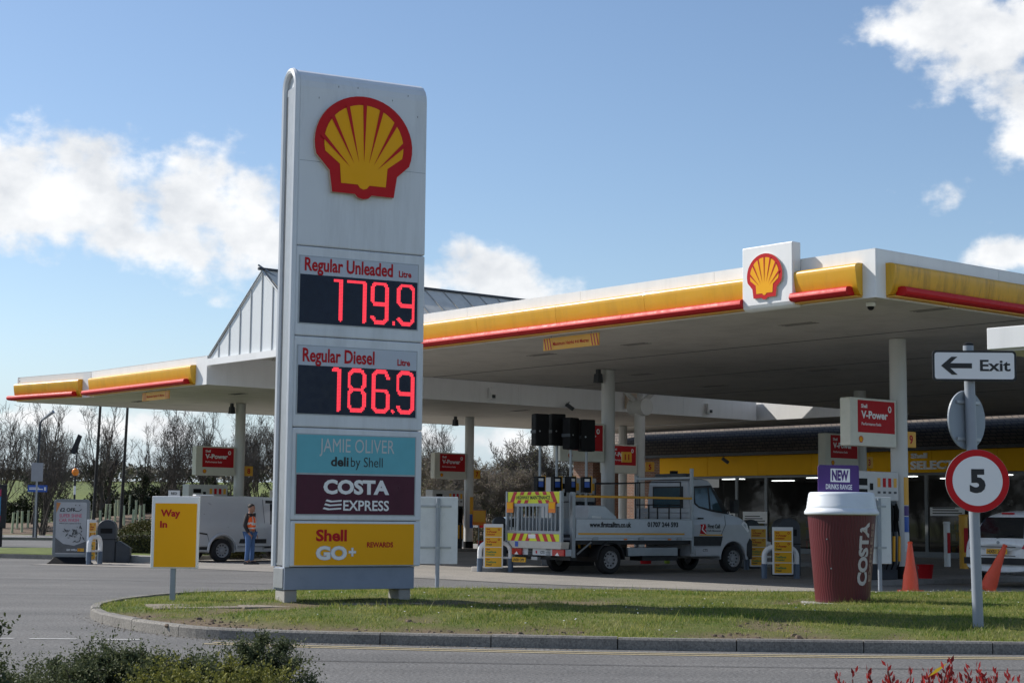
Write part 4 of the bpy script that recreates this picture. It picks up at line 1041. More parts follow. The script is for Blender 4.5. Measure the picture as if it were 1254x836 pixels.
# ------------------------------------------------------------------ V-Power signs and pump numbers
def vpower(loc, rz, label, w=1.62, h=1.06):
    t = thing('brand_sign', loc, rz, label, 'sign', 'red and cream fuel signs on the canopy columns')
    mb = MB(); mb.m(CREAM).prism(rrect(-w, 0, 0, h, .03), 'y', -.14, .14); mb.build('sign_box', t, bevel=.015)
    mb = MB(); mb.m(INKR).rect(-w + .26, -.06, .30, h - .05, -.1425)
    mb.m(SIGNW).text('Shell', -w + .38, h - .22, .085, -.145, bold=.03).text('V-Power', -w + .38, h - .45, .17, -.145, w=.93, bold=.035).text('Performance fuels', -w + .39, h - .60, .065, -.145, w=.68, bold=.015)
    q = np.linspace(0, 2 * pi, 18, endpoint=False)
    mb.flat([(-.24 + .06 * cos(a), h - .22 + .075 * sin(a)) for a in q], 'y', -.145); mb.m(INKR).flat([(-.24 + .03 * cos(a), h - .215 + .042 * sin(a)) for a in q], 'y', -.147)
    pecten(mb, -w + .36, .15, .15, -.1405, .006, .002); mb.build('sign_face', t)
    for z in (.05, h - .14): mb = MB(); mb.m(CREAM).box(.0, .10, -.05, .05, z, z + .09); mb.build('bracket', t)
cols = {'a': W(C0, D1, -4.2, 6.15), 'b': W(C0, D1, -14.73, 7.0), 'c': W(C0, D1, -14.4, 17.6), 'd': W(L0, D1, -7.38, 5.6), 'e': W(L0, D1, -7.49, 16.54)}
def by_col(c, dx, z, dy=0.0): p = W(c[:2], D2, dx, dy); return (p[0], p[1], z)
vpower(by_col(cols['a'], -.27, 3.03), D2, 'red V-Power sign above the giant cup, on the nearest right column')
vpower(by_col(cols['c'], -.27, 3.03), D2, 'dim red V-Power sign behind and below the nearest one, pump 3')
vpower(by_col(cols['b'], -.27, 2.93), D2, 'red V-Power sign half hidden by the black signal heads on the truck')
vpower(by_col(cols['d'], -.27, 2.82), D2, 'red V-Power sign on the far left column above the silver van')
vpower(by_col(cols['e'], -.27, 2.94), D2, 'red V-Power sign just right of the price totem, pump 7')
xc = W(L0, D1, 1.83, 17.3)
vpower(by_col(xc, -.27, 3.05), D2, 'red V-Power sign partly covered by the number 11 plate')
def numplate(loc, rz, n, label):
    t = thing('pump_number', loc, rz, label, 'number plate', 'orange pump number plates')
    mb = MB(); mb.m(AMBER).prism(rrect(0, .36, 0, .36, .02), 'y', -.05, .05); mb.build('plate', t, bevel=.008)
    mb = MB(); mb.m(INKR).text(n, .18, .08, .20, -.0525, al='c', bold=.03); mb.build('numeral', t)
numplate(by_col(cols['a'], .20, 3.06), D2, '9', 'orange pump number 9 plate on the near right column')
numplate(by_col(cols['c'], .20, 3.06), D2, '3', 'orange pump number 3 plate beside the dim red sign')
numplate(by_col(cols['e'], .20, 2.98), D2, '7', 'orange pump number 7 plate on the column right of the totem')
numplate(by_col(cols['d'], .20, 2.84), D2, '8', 'orange pump number plate on the far left column')
numplate((3.83, 57.6, 3.33), 20, '11', 'orange pump number 11 plate in front of a red sign')
numplate((5.06, 62.8, 3.16), 20, '5', 'orange pump number 5 plate above the truck headboard')

# ------------------------------------------------------------------ pump islands and pumps
for (cc, a, b) in ((C0, (-14.75, 2.4), 20), (C0, (-4.2, 4.3), 20), (L0, (-7.4, 1.5), 24)):
    mb = MB(); mb.m(CONCD).prism(rrect(-.48, .48, a[1], b, .4, 5), 'z', 0, .12)
    o = mb.build('pump_island', bevel=.015); p = W(cc, D1, a[0], 0); o.location = (p[0], p[1], 0); o.rotation_euler = (0, 0, rad(D1)); tag(o, kind='structure')
PUMPW = paint('pump_panel', (.52, .52, .52), .4, var=.05, dirt=.15)
def make_pump(loc, rz, label):
    t = thing('fuel_pump', loc, rz, label, 'fuel pump', 'fuel pumps on the islands')
    mb = MB(); mb.m(PUMPW).box(-.80, .80, -.24, .24, 1.72, 2.36); mb.build('head', t, bevel=.02)
    mb = MB(); mb.m(DGREY).box(-.78, .78, -.20, .20, 0, 1.72); mb.m(PUMPW).box(-.80, -.12, -.215, .215, .75, 1.70); mb.build('cabinet', t, bevel=.015)
    for k, mm in enumerate((AMBER, INKR, INKR, AMBER)):
        x = .10 + k * .19; mb = MB(); mb.m(mm).rect(x - .055, x + .055, 2.02, 2.22, -.243); mb.m(DGREY).rect(x - .05, x + .05, 1.88, 1.93, -.243); mb.build('grade_label', t)
    for a, b, c, d in ((-.62, -.30, 2.05, 2.20), (-.62, -.30, 1.86, 1.97), (-.22, -.10, 1.95, 2.10)): mb = MB(); mb.m(BLACK).rect(a, b, c, d, -.243); mb.build('screen', t)
    for k in range(4):
        x = .10 + k * .19
        mb = MB(); mb.m(BLACK).box(x - .06, x + .06, -.27, -.20, 1.05, 1.62).tube([(x, -.30, 1.28), (x, -.31, 1.52), (x, -.25, 1.66)], .028, 8)
        n = mb.build('nozzle', t)
        mb = MB(); mb.m(BLACK).tube([(x, -.29, 1.30), (x + .01, -.33, .9), (x + .02, -.30, .35), (x + .01, -.25, .22)], .020, 6); mb.m(AMBER).tube([(x + .01, -.33, .95), (x + .02, -.31, .40)], .034, 6); mb.build('hose', n)
    return t
pump = make_pump((*by_col(cols['a'], -1.15, .12)[:2], .12), D2, 'fuel pump with black hoses behind the giant cup, pump 9')
def pd(c, dx, label): dup(pump, (*by_col(c, dx, .12)[:2], .12), D2, label)
pd(cols['b'], -1.45, 'fuel pump showing over the truck bed left of the middle column')
pd(cols['a'], 6.5, 'fuel pump further along the right island behind the speed sign')
pd(cols['e'], -1.25, 'fuel pump just right of the white sign back, beside column 7')
pd(cols['d'], -1.4, 'fuel pump on the far left island behind the silver van')
# notices on columns
def notice(c, z, r, label, mats_):
    t = thing('column_notice', (*by_col(c, 0, 0)[:2], z), D2, label, 'notice', 'notices wrapped on the canopy columns')
    mb = MB(); zz = 0
    for mm, hh in mats_:
        n = 8; vs = []
        for k in range(n + 1):
            a = rad(-150 + 62 * k / n + 35); vs += [(r * cos(a), r * sin(a), zz), (r * cos(a), r * sin(a), zz + hh)]
        mb.m(mm).add(vs, [(2 * k, 2 * k + 2, 2 * k + 3, 2 * k + 1) for k in range(n)]); zz += hh + .02
    mb.build('sticker', t)
notice(cols['a'], .72, .195, 'stack of orange and blue notices on the near right column', ((SIGNW, .42), (BLUES, .34), (PURP, .22), (AMBER, .62)))
notice(cols['e'], .95, .195, 'orange and blue notices on the column right of the totem', ((BLUES, .55), (AMBER, .7)))
t = thing('hand_dispenser', (-1.28, 67.9, .12), 20, 'orange poster on a stand beside the column right of the totem', 'notice')
mb = MB(); mb.m(GALV).tube([(0, 0, 0), (0, 0, 1.2)], .03, 8); mb.build('post', t); mb = MB(); mb.m(ORNG).box(-.28, .28, -.05, -.03, .95, 1.55); mb.m(AMBER).rect(-.26, .26, 1.08, 1.53, -.0525); mb.build('board', t)
def bucket(loc, label):
    t = thing('bucket', loc, 20, label, 'bucket', 'red fire buckets on the islands')
    mb = MB(); mb.m(INKR).lathe([(.15, 0), (.19, .30), (.20, .31), (.18, .31), (.14, .03)], 20); mb.build('pail', t, smooth=True)
    mb = MB(); mb.m(GALV).tube([(.19 * cos(a), 0, .28 - .16 * sin(a)) for a in np.linspace(0, pi, 9)], .008, 5); mb.build('handle', t)
bucket((*by_col(cols['e'], .6, .12, -.15)[:2], .12), 'red bucket at the foot of the column right of the totem')
bucket((*by_col(cols['a'], .75, .12, -.1)[:2], .12), 'dark red bucket beside the near right column by the cone')
bucket((4.05, 50.0, .004), 'red bucket seen under the truck chassis')

# ------------------------------------------------------------------ lamps and cameras under the canopies
def flood(loc, rz, label):
    t = thing('floodlight', loc, rz, label, 'floodlight', 'small floodlights under the canopies')
    mb = MB(); mb.m(DGREY).box(-.05, .05, -.05, .05, -.12, 0); mb.build('bracket', t); mb = MB(); mb.m(DGREY).prism([(-.1, -.38), (.1, -.38), (.07, -.12), (-.07, -.12)], 'y', -.1, .1); mb.build('lamp_body', t, bevel=.01)
flood(by_col(cols['b'], -.38, ZB), D2, 'small floodlight hanging beside the middle column top')
flood(by_col(cols['e'], -.75, ZB), D2, 'small floodlight hanging beside the column right of the totem')
flood(by_col(cols['d'], -.38, ZB), D2, 'small floodlight hanging beside the far left column top')
def cctv(loc, rz, label, dome=False):
    t = thing('cctv_camera', loc, rz, label, 'camera')
    if dome:
        mb = MB(); mb.m(SIGNW).lathe([(.09, 0), (.09, -.07), (.07, -.08)], 18); mb.build('housing', t, smooth=True)
        mb = MB(); mb.m(BLACK).lathe([(.065, -.08), (.06, -.12), (.03, -.145), (.002, -.15)], 18); mb.build('lens_dome', t, smooth=True)
    else:
        mb = MB(); mb.m(DGREY).tube([(0, 0, 0), (.03, -.2, -.08)], .02, 6); mb.build('arm', t); mb = MB(); mb.m(DGREY).X = Matrix.Translation((.05, -.3, -.15)) @ Matrix.Rotation(rad(35), 4, 'Y'); mb.box(-.08, .26, -.07, .07, -.07, .07); mb.X = None; mb.build('camera_body', t, bevel=.015)
p = W(C0, D1, -.55, .55); cctv((p[0], p[1], ZB), 0, 'white dome camera under the canopy corner', True)
p = W(L0, D1, .1, 15.3); cctv((p[0], p[1], 5.72), -20, 'dark camera on the white inner edge of the left canopy')
p = W(S0, D1, -14.6, -.45); cctv((p[0], p[1], 4.15), -20, 'dark camera above the yellow shop fascia')
def small_box(xl, yl, label, w=.3, h=.42, mm=SIGNW):
    t = thing('wall_box', (*W(L0, D1, xl, yl)[:2], 5.62), D1 + 90, label, 'box'); mb = MB(); mb.m(mm).box(-w / 2, w / 2, -.14, -.02, 0, h); mb.build('casing', t, bevel=.01); mb = MB(); mb.m(DGREY).box(-.06, .06, -.18, -.141, .05, .17); mb.build('sensor', t)
small_box(.02, 11.6, 'small white sensor box on the left canopy inner edge'); small_box(.02, 18.6, 'larger rusty panel on the left canopy inner edge', .75, .7, CREAME); small_box(.02, 22.9, 'small white sensor box near the far end of the canopy edge')
# ------------------------------------------------------------------ vehicles
def wheel(parent, x, y, r=.36, w=.24, side=-1):
    """side -1: outer face towards -y"""
    mb = MB(); mb.m(TYRE).lathe([(r * .62, -w / 2), (r * .9, -w / 2), (r, -w * .32), (r, w * .32), (r * .9, w / 2), (r * .62, w / 2)], 32, (0, 0, 0), ax='y', caps=False)
    o = mb.build('wheel', parent, smooth=True); o.location = (x, y, r)
    mb = MB(); f = side * w / 2
    mb.m(RIM).lathe([(r * .63, f * .95), (r * .60, f * .55), (r * .25, f * .40), (r * .20, f * .75), (.01, f * .78)], 32, ax='y', caps=False)
    mb.m(CHAS)
    for k in range(10):
        a = k * pi / 5; mb.lathe([(r * .065, f * .62), (r * .065, f * .5)], 8, (r * .43 * cos(a), 0, r * .43 * sin(a)), ax='y')
    mb.build('rim', o, smooth=True); return o
TP = (2.55, 42.2); TRA = 36
tk = thing('flatbed_truck', (*TP, .004), TRA, 'silver white highway maintenance flatbed truck parked under the canopy', 'truck')
WD = 2.05
def tin(z): return .10 + .16 * max(0, z - 1.25) / 1.15
arch_ = [(4.32 + .45 * cos(a), .36 + .45 * sin(a)) for a in np.linspace(rad(-5), rad(185), 14)]
cabp = [(2.80, .42), (2.80, 2.36), (2.86, 2.43), (3.30, 2.46), (3.52, 2.43), (3.66, 2.32), (3.95, 1.88), (4.20, 1.54), (4.55, 1.46), (4.78, 1.34), (4.90, 1.12), (4.95, .86), (4.95, .55), (4.86, .33)] + arch_[::1] + [(3.80, .42)]
mb = MB(); mb.m(TRUCKW).prism(cabp, 'y', 0, WD); cab = banded(mb.build('cab', tk, bevel=.035, seg=3), (1.25, 1.9, 2.3), WD, tin)
def skin_y(u, w): return tin(w) - .006
mb = MB(); mb.m(CHAS).flat([(4.87, .32), (4.965, .54), (4.965, .86), (4.90, .90), (4.80, .74), (4.79, .45)][::-1], 'y', skin_y).box(4.93, 5.0, .1, WD - .1, .34, .84)
mb.flat([(2.82, .70), (3.85, .70), (3.92, .95), (2.82, .95)], 'y', skin_y); mb.build('bumper', cab)
mb = MB(); mb.m(DGLASS).flat([(3.70, 2.30), (3.98, 1.88), (4.22, 1.56), (4.22, 1.56)][:3][::-1], 'y', skin_y)
ws = MB(); ws.m(DGLASS).add([(3.68, tin(2.30) + .1, 2.32), (4.215, tin(1.56) + .05, 1.555), (4.215, WD - tin(1.56) - .05, 1.555), (3.68, WD - tin(2.30) - .1, 2.32)], [(0, 1, 2, 3)]); ws.build('windscreen', cab)
mb = MB(); mb.m(CHAS).flat([(2.97, 2.26), (2.96, 1.80), (3.10, 1.70), (3.55, 1.60), (4.16, 1.53), (3.98, 1.85), (3.62, 2.30)], 'y', lambda u, w: tin(w) - .008); gasket = mb.build('door_window', cab)
mb = MB(); mb.m(BGLASS).flat([(3.02, 2.21), (3.01, 1.83), (3.12, 1.74), (3.48, 1.67), (3.48, 2.23)], 'y', lambda u, w: tin(w) - .0105).flat([(3.54, 1.665), (3.95, 1.60), (3.60, 2.22), (3.54, 2.23)], 'y', lambda u, w: tin(w) - .0105); mb.build('pane', gasket)
mb = MB(); mb.m(DGREY)
for q in ([(2.93, .45), (2.93, 1.70), (2.93, 2.30)], [(3.86, .98), (4.02, 1.25), (4.02, 1.50)], [(2.93, .68), (3.84, .68)]): mb.tube([(u, skin_y(u, w) + .002, w) for u, w in q], .006, 5)
mb.build('door_seam', cab)
mb = MB(); mb.m(CHAS).box(3.02, 3.20, .055, .10, 1.40, 1.44); mb.build('door_handle', cab, bevel=.01)
mb = MB(); mb.m(CHAS).tube([(4.05, .11, 1.62), (4.08, -.10, 1.66)], .025, 6).prism(rrect(3.99, 4.18, 1.56, 1.92, .05), 'y', -.26, -.08); mb.build('mirror', cab, bevel=.02)
mb = MB(); mb.m(SIGNW).flat([(4.60, 1.28), (4.84, 1.05), (4.89, 1.10), (4.80, 1.29), (4.70, 1.36)], 'y', skin_y); mb.build('headlight', cab)
mb = MB(); mb.m(INKR).flat([(3.10, 1.02), (3.32, 1.00), (3.33, 1.10), (3.28, 1.13), (3.33, 1.17), (3.30, 1.27), (3.11, 1.26), (3.14, 1.20), (3.12, 1.10)], 'y', lambda u, w: skin_y(u, w) - .001)
mb.m(SIGNW).flat([(3.24, 1.25), (3.20, 1.13), (3.33, 1.03), (3.30, 1.02), (3.16, 1.12), (3.21, 1.25)][::-1], 'y', lambda u, w: skin_y(u, w) - .003)
mb.m(INK).text('First Call', 3.38, 1.16, .11, 0, w=.44, bold=.04, fn=lambda u, q: (u, skin_y(u, q) - .001, q)).text('Traffic Management', 3.36, 1.075, .045, 0, w=.50, fn=lambda u, q: (u, skin_y(u, q) - .001, q))
mb.m(AMBER).flat([(3.08, .965), (3.90, .965), (3.90, 1.0), (3.08, 1.0)], 'y', skin_y); mb.m(DGREY).text('CTS', 3.20, .55, .07, 0, fn=lambda u, q: (u, skin_y(u, q) - .001, q)); mb.build('door_lettering', cab)
mb = MB(); mb.m(TRUCKW).tube([(3.0, .3, 2.47), (3.0, .3, 2.53)], .02, 6).tube([(3.0, WD - .3, 2.47), (3.0, WD - .3, 2.53)], .02, 6); mb.m(DGREY).prism(rrect(-.62, .62, 2.52, 2.60, .035), 'x', lambda u, w: 2.88, lambda u, w: 3.14)
for i, v in enumerate(mb.v): 
    if v[2] > 2.515 and i >= 24: mb.v[i] = (v[0], v[1] + WD / 2, v[2])
mb.m(BLACK).box(2.93, 3.09, WD / 2 - .07, WD / 2 + .07, 2.59, 2.68); mb.build('light_bar', cab)
# rear window of the cab
mb = MB(); mb.m(CHAS).box(2.785, 2.798, .42, WD - .42, 1.68, 2.26); f = mb.build('rear_window', cab); mb = MB(); mb.m(BGLASS).add([(2.780, .47, 1.72), (2.780, WD - .47, 1.72), (2.780, WD - .47, 2.22), (2.780, .47, 2.22)], [(0, 3, 2, 1)]); mb.build('pane', f)
# bed
BW = 2.3
mb = MB(); mb.m(CHAS).box(-1.5, 4.3, .55, .75, .42, .62).box(-1.5, 4.3, 1.3, 1.5, .42, .62).box(-1.2, 2.72, .06, BW - .06, .74, .84).box(-.2, .4, .2, 1.9, .3, .5).box(1.2, 2.4, .2, .7, .32, .66); mb.m(GALV).box(.62, 2.3, .08, .16, .45, .66).tube([(-1.05, .06, .50), (-.6, .06, .80)], .025, 6); mb.build('chassis', tk)
mb = MB(); mb.m(ALU).box(-1.18, 2.74, .0, BW, .845, .90); mb.build('bed_floor', tk)
mb = MB(); mb.m(ALU).box(-1.14, 2.72, -.02, .02, .905, 1.39); mb.m(GALV).box(-1.14, 2.72, -.026, -.0205, 1.365, 1.392)
s1 = mb.build('bed_side', tk, bevel=.008)
mb = MB(); mb.m(AMBER).rect(-1.08, 2.45, .985, 1.03, -.024); mb.m(INK).text('www.firstcalltm.co.uk', -.72, 1.17, .135, -.025, w=1.36, bold=.042).text('01707 244 593', 1.18, 1.185, .13, -.025, w=1.05, bold=.042)
mb.build('side_lettering', s1)
mb = MB(); mb.m(ORNG).box(.42, .50, -.03, -.0, .855, .89).box(1.9, 1.98, -.03, 0, .855, .89); mb.m(GALV)
for x in (-.6, .9, 2.2): mb.box(x, x + .16, -.03, -.005, .86, .93)
mb.build('side_marker', s1)
mb = MB(); mb.m(ALU).box(-1.14, 2.72, BW - .02, BW + .02, .905, 1.39); mb.build('bed_side', tk)
mb = MB(); mb.m(ALU)
for k in range(6): mb.box(2.735, 2.765, .06, BW - .06, .91 + k * .13, 1.03 + k * .13)
mb.build('headboard', tk, bevel=.008)
mb = MB(); mb.m(GALV).box(2.72, 2.80, .0, .08, .5, 2.72).box(2.72, 2.80, BW - .08, BW, .5, 2.56).box(2.72, 2.80, .08, BW - .08, 2.44, 2.51); mb.build('headboard_frame', tk, bevel=.01)
mb = MB(); mb.m(AMBER).box(-1.16, 2.74, -.01, .05, 1.905, 1.965); mb.build('side_rail', tk, bevel=.012)
mb = MB(); mb.m(CHAS)
for y in (.30, 1.95):
    mb.tube([(1.05, y, .9), (1.05, y, 2.32), (2.60, y, 2.36), (2.60, y, .9)], .022, 6)
mb.tube([(1.05, .3, 2.30), (1.05, 1.95, 2.30)], .018, 6).tube([(1.05, .3, 1.75), (2.6, .3, 1.76)], .016, 6)
for x in (1.5, 1.8, 2.2): mb.tube([(x, .3, .9), (x, .3, 1.75)], .02, 6)
mb.build('cone_rack', tk)
for yy in (-.03, BW - .07): mb = MB(); mb.m(GALV).box(-1.27, -1.17, yy, yy + .10, .42, 2.04); mb.build('rear_post', tk, bevel=.008)
# tail lift: striped panel with barred opening (its own frame facing backwards)
XR = Matrix.Translation((-1.60, BW + .02, 0)) @ Matrix.Rotation(-pi / 2, 4, 'Z')     # panel x runs from the far to the near side, -y faces back
tlw = 2.34
mb = MB(); mb.X = XR; mb.m(GALV).box(0, .07, -.02, .06, .80, 2.06).box(tlw - .07, tlw, -.02, .06, .80, 2.06).box(.07, tlw - .07, -.015, .05, 1.68, 1.75).box(.07, tlw - .07, -.015, .05, 1.00, 1.07)
mb.box(.07, tlw - .07, 0, .03, 1.75, 2.05).box(.07, tlw - .07, 0, .03, .80, 1.0)
for k in range(13): mb.box(.20 + k * .155, .225 + k * .155, .0, .03, 1.07, 1.68)
tl = mb.build('tail_lift', tk)
def chevrons(mb, x0, x1, z0, z1, y):
    mb.m(LIMEY).rect(x0, x1, z0, z1, y)
    c = (x0 + x1) / 2; s = .155; h = z1 - z0; k = 0; u = s * .4
    mb.m(CHEVR)
    while c + u + s + h * .6 < x1 + h * .6:
        for sg in (1, -1):
            q = [(u + h * .6, z0), (u + s + h * .6, z0), (u + s, z1), (u, z1)]
            q = [(max(min(a, x1 - c), 0), b) for a, b in q]
            q = [(c + sg * a, b) for a, b in q]
            if abs(q[0][0] - q[1][0]) > .005 or abs(q[2][0] - q[3][0]) > .005: mb.flat(q if sg > 0 else q[::-1], 'y', y - .003)
        u += 2 * s
mb = MB(); mb.X = XR; chevrons(mb, .08, tlw - .08, 1.755, 2.045, -.005); mb.m(LIMEY).rect(.42, tlw - .42, 1.84, 1.96, -.012); mb.m(INK).text('HIGHWAY MAINTENANCE', tlw / 2, 1.855, .09, -.015, w=1.42, al='c', bold=.03)
chevrons(mb, .08, tlw - .08, .81, .995, -.005); mb.m(SIGNW).rect(.98, 1.28, .88, .98, -.012); mb.build('chevron_panel', tl)
for a in (.08, 1.85): mb = MB(); mb.X = XR; mb.m(ORNG).box(a, a + .28, -.045, -.03, 1.52, 1.79); mb.m(SYEL).rect(a + .02, a + .26, 1.62, 1.77, -.047); mb.build('orange_notice', tl)
mb = MB(); mb.X = XR; mb.m(paint('lift_cream', (.50, .48, .43), .5, dirt=.3)).prism([(.10, .80), (2.34, .80), (2.30, .63), (.30, .63)], 'y', .0, .25); mb.m(ALU).box(.28, 2.36, .1, .3, .46, .62)
mb.m(BLUES).rect(.40, .54, .66, .79, -.004); mb.m(INK).text('CTS', 1.35, .50, .07, .096); mb.m(INKR).rect(1.15, 1.21, .50, .57, .096); mb.m(CHAS).box(.0, 2.3, .3, .5, .35, .62); mb.build('tail_beam', tk)
for a, b in ((.20, .60), (1.90, 2.38)):
    mb = MB(); mb.X = XR; mb.m(REDL).box(a, b, .04, .1, .46, .62); mb.m(SIGNW).flat([(a + .12, .465), (a + .30, .465), (a + .22, .54)], 'y', .037); mb.build('tail_light', tk, bevel=.01)
mb = MB(); mb.X = XR; mb.m(SYEL2).box(.25, .82, .02, .04, .27, .39); mb.m(INK).text('LN20 OPF', .535, .29, .075, .0165, w=.49, al='c', bold=.03); mb.m(GALV).box(1.1, 1.35, 0, .1, .34, .42); mb.build('number_plate', tk)
for x, y in ((0, .14), (4.32, .22)): wheel(tk, x, y)
for x, y in ((0, BW - .14), (4.32, BW - .36)): wheel(tk, x, y, side=1)
mb = MB(); mb.m(CHAS); q = np.linspace(rad(0), rad(180), 13)
for r0, r1, y0, y1 in ((.43, .46, .0, .34),):
    mb.loft([[(r0 * cos(a), y0, .36 + r0 * sin(a)), (r1 * cos(a), y0, .36 + r1 * sin(a)), (r1 * cos(a), y1, .36 + r1 * sin(a)), (r0 * cos(a), y1, .36 + r0 * sin(a))] for a in q])
mb.build('mudguard', tk)

# folded signal heads and boxes standing in the bed
def sig(x, y, zt, label, rz):
    t = thing('portable_signal', (*W(TP, TRA, x, y)[:2], .905), rz, label, 'traffic light', 'portable traffic lights standing in the truck bed')
    zt -= .905
    mb = MB(); mb.m(BLACK).box(-.20, .20, -.13, .13, zt - .82, zt); mb.build('head', t, bevel=.03)
    mb = MB(); mb.m(DGREY)
    mb.box(-.21, -.202, -.14, .14, zt - .5, zt - .42); mb.m(GALV).lathe([(.022, -.132), (.022, -.136)], 8, (-.08, 0, zt - .45), ax='y'); mb.build('latch', t)
    mb = MB(); mb.m(GALV).tube([(0, 0, 0), (0, 0, zt - .82)], .035, 10); mb.build('pole', t, smooth=True)
    mb = MB(); mb.m(BLACK).box(-.12, .10, -.10, .10, 1.15, 1.55); mb.m(AMBER).box(.10, .13, -.09, .09, 1.13, 1.57); mb.m(BLUES).rect(-.09, .05, 1.28, 1.42, -.102); mb.m(SIGNW).rect(-.09, .05, 1.43, 1.50, -.102); mb.build('control_box', t)
    mb = MB(); mb.m(CHAS).box(-.3, .3, -.3, .3, 0, .08); mb.build('base', t)
sig(-1.05, 1.62, 4.06, 'leftmost black signal head of the four on the truck bed', 28)
sig(-.52, 1.60, 4.08, 'tallest black signal head, second of the four on the truck bed', 24)
sig(-.42, 1.14, 3.97, 'third black signal head from the left on the truck bed', 50)
sig(.0, 1.02, 3.93, 'rightmost black signal head, in front of the red sign', 20)
t = thing('tool_chest', (*W(TP, TRA, .05, .35)[:2], .905), TRA, 'grey sloping chest in the truck bed behind the side board', 'box')
mb = MB(); mb.m(ALU).prism([(-.55, 0), (.55, 0), (.40, .55), (.0, .82), (-.5, .82)], 'y', 0, .7); mb.build('body', t, bevel=.02); mb = MB(); mb.m(DGREY).add([(.1, .05, .765), (.36, .05, .59), (.36, .65, .59), (.1, .65, .765)], [(0, 1, 2, 3)]); mb.m(SIGNW).rect(-.4, -.1, .25, .55, -.003); mb.build('panel', t)

# silver van
VP = (-8.5, 49.6)
vn = thing('silver_van', (*VP, .004), D2, 'silver panel van on the far left forecourt with its cab door open', 'van')
def vin(z): return .03 + .12 * sstep(1.0, 1.92, z) + (.05 if z < .45 else 0)
va = [(.43 * cos(a), .345 + .43 * sin(a)) for a in np.linspace(rad(-10), rad(190), 14)]
VW = 1.95
vp = [(-.93, .42), (-.97, .8), (-.95, 1.2), (-.88, 1.72), (-.80, 1.88), (-.70, 1.93), (.8, 1.95), (2.2, 1.92), (2.7, 1.80), (3.3, 1.28), (3.95, 1.02), (4.02, .6), (3.95, .32), (3.36, .30)] + [(2.93 + x, z) for x, z in va] + [(2.48, .30), (.46, .30)] + va + [(-.46, .30), (-.90, .34)]
mb = MB(); mb.m(VANS).prism(vp[::-1], 'y', 0, VW); vb = banded(mb.build('body', vn, bevel=.03, seg=3), (.44, .47, 1.0, 1.15, 1.3, 1.45, 1.6, 1.75, 1.86), VW, vin)
sv = lambda u, w: vin(w) - .005
mb = MB(); mb.m(DGREY)
for q in ([(1.42, .35), (1.43, 1.2), (1.40, 1.86)],): mb.tube([(u, sv(u, w), w) for u, w in q], .006, 5)
mb.build('panel_seam', vb)
mb = MB(); mb.m(CHAS).flat([(.55, .55), (1.5, .55), (1.5, .68), (.60, .68)], 'y', sv); mb.build('side_strip', vb); mb = MB(); mb.m(CHAS).flat([(-.95, .36), (-.47, .36), (-.44, .58), (-.52, .84), (-.96, .90)], 'y', sv); mb.build('rear_bumper', vb)
mb = MB(); mb.m(REDL).flat([(-.93, .92), (-.80, .86), (-.76, 1.5), (-.80, 1.66), (-.86, 1.70)], 'y', lambda u, w: vin(w) - .008); mb.m(SIGNW).flat([(-.885, 1.18), (-.80, 1.18), (-.79, 1.32), (-.88, 1.32)], 'y', lambda u, w: vin(w) - .010); mb.build('tail_light', vb)
mb = MB(); mb.m(VANS); secs = []
for k in range(9):
    a = rad(180 * k / 8); r = .50; secs.append([(r * cos(a) * q, vin(.6) - .004 - d, .345 + r * sin(a) * q) for q, d in ((.90, .0), (.92, .035), (1.0, .03), (1.04, 0))])
mb.loft(secs); mb.build('wheel_arch', vb, smooth=True)
mb = MB(); mb.m(DGLASS).flat([(1.62, 1.12), (2.75, 1.12), (2.55, 1.66), (1.66, 1.74)], 'y', lambda u, w: vin(w) - .006); mb.build('door_window', vb)
mb = MB(); mb.m(CHAS).flat([(1.46, .40), (2.4, .42), (2.4, 1.80), (1.50, 1.84)], 'y', lambda u, w: vin(w) - .004); mb.build('door_opening', vb)
mb = MB(); mb.m(VANS); mb.X = Matrix.Translation((2.42, .02, 0)) @ Matrix.Rotation(rad(62), 4, 'Z'); mb.prism([(-.95, .42), (0, .42), (0, 1.15), (-.22, 1.66), (-.92, 1.80)], 'y', -.03, .03); o = mb.build('cab_door', vn, bevel=.01)
mb = MB(); mb.X = Matrix.Translation((2.42, .02, 0)) @ Matrix.Rotation(rad(62), 4, 'Z'); mb.m(BGLASS).rect(-.85, -.2, 1.1, 1.6, -.034); mb.build('pane', o)
mb = MB(); mb.m(SIGNW).box(-.5, .1, .8, 1.0, 1.95, 1.99); mb.build('roof_vent', vb)
for x in (0, 2.93): wheel(vn, x, .14, .345, .22); 
for x in (0, 2.93): wheel(vn, x, VW - .14, .345, .22, 1)

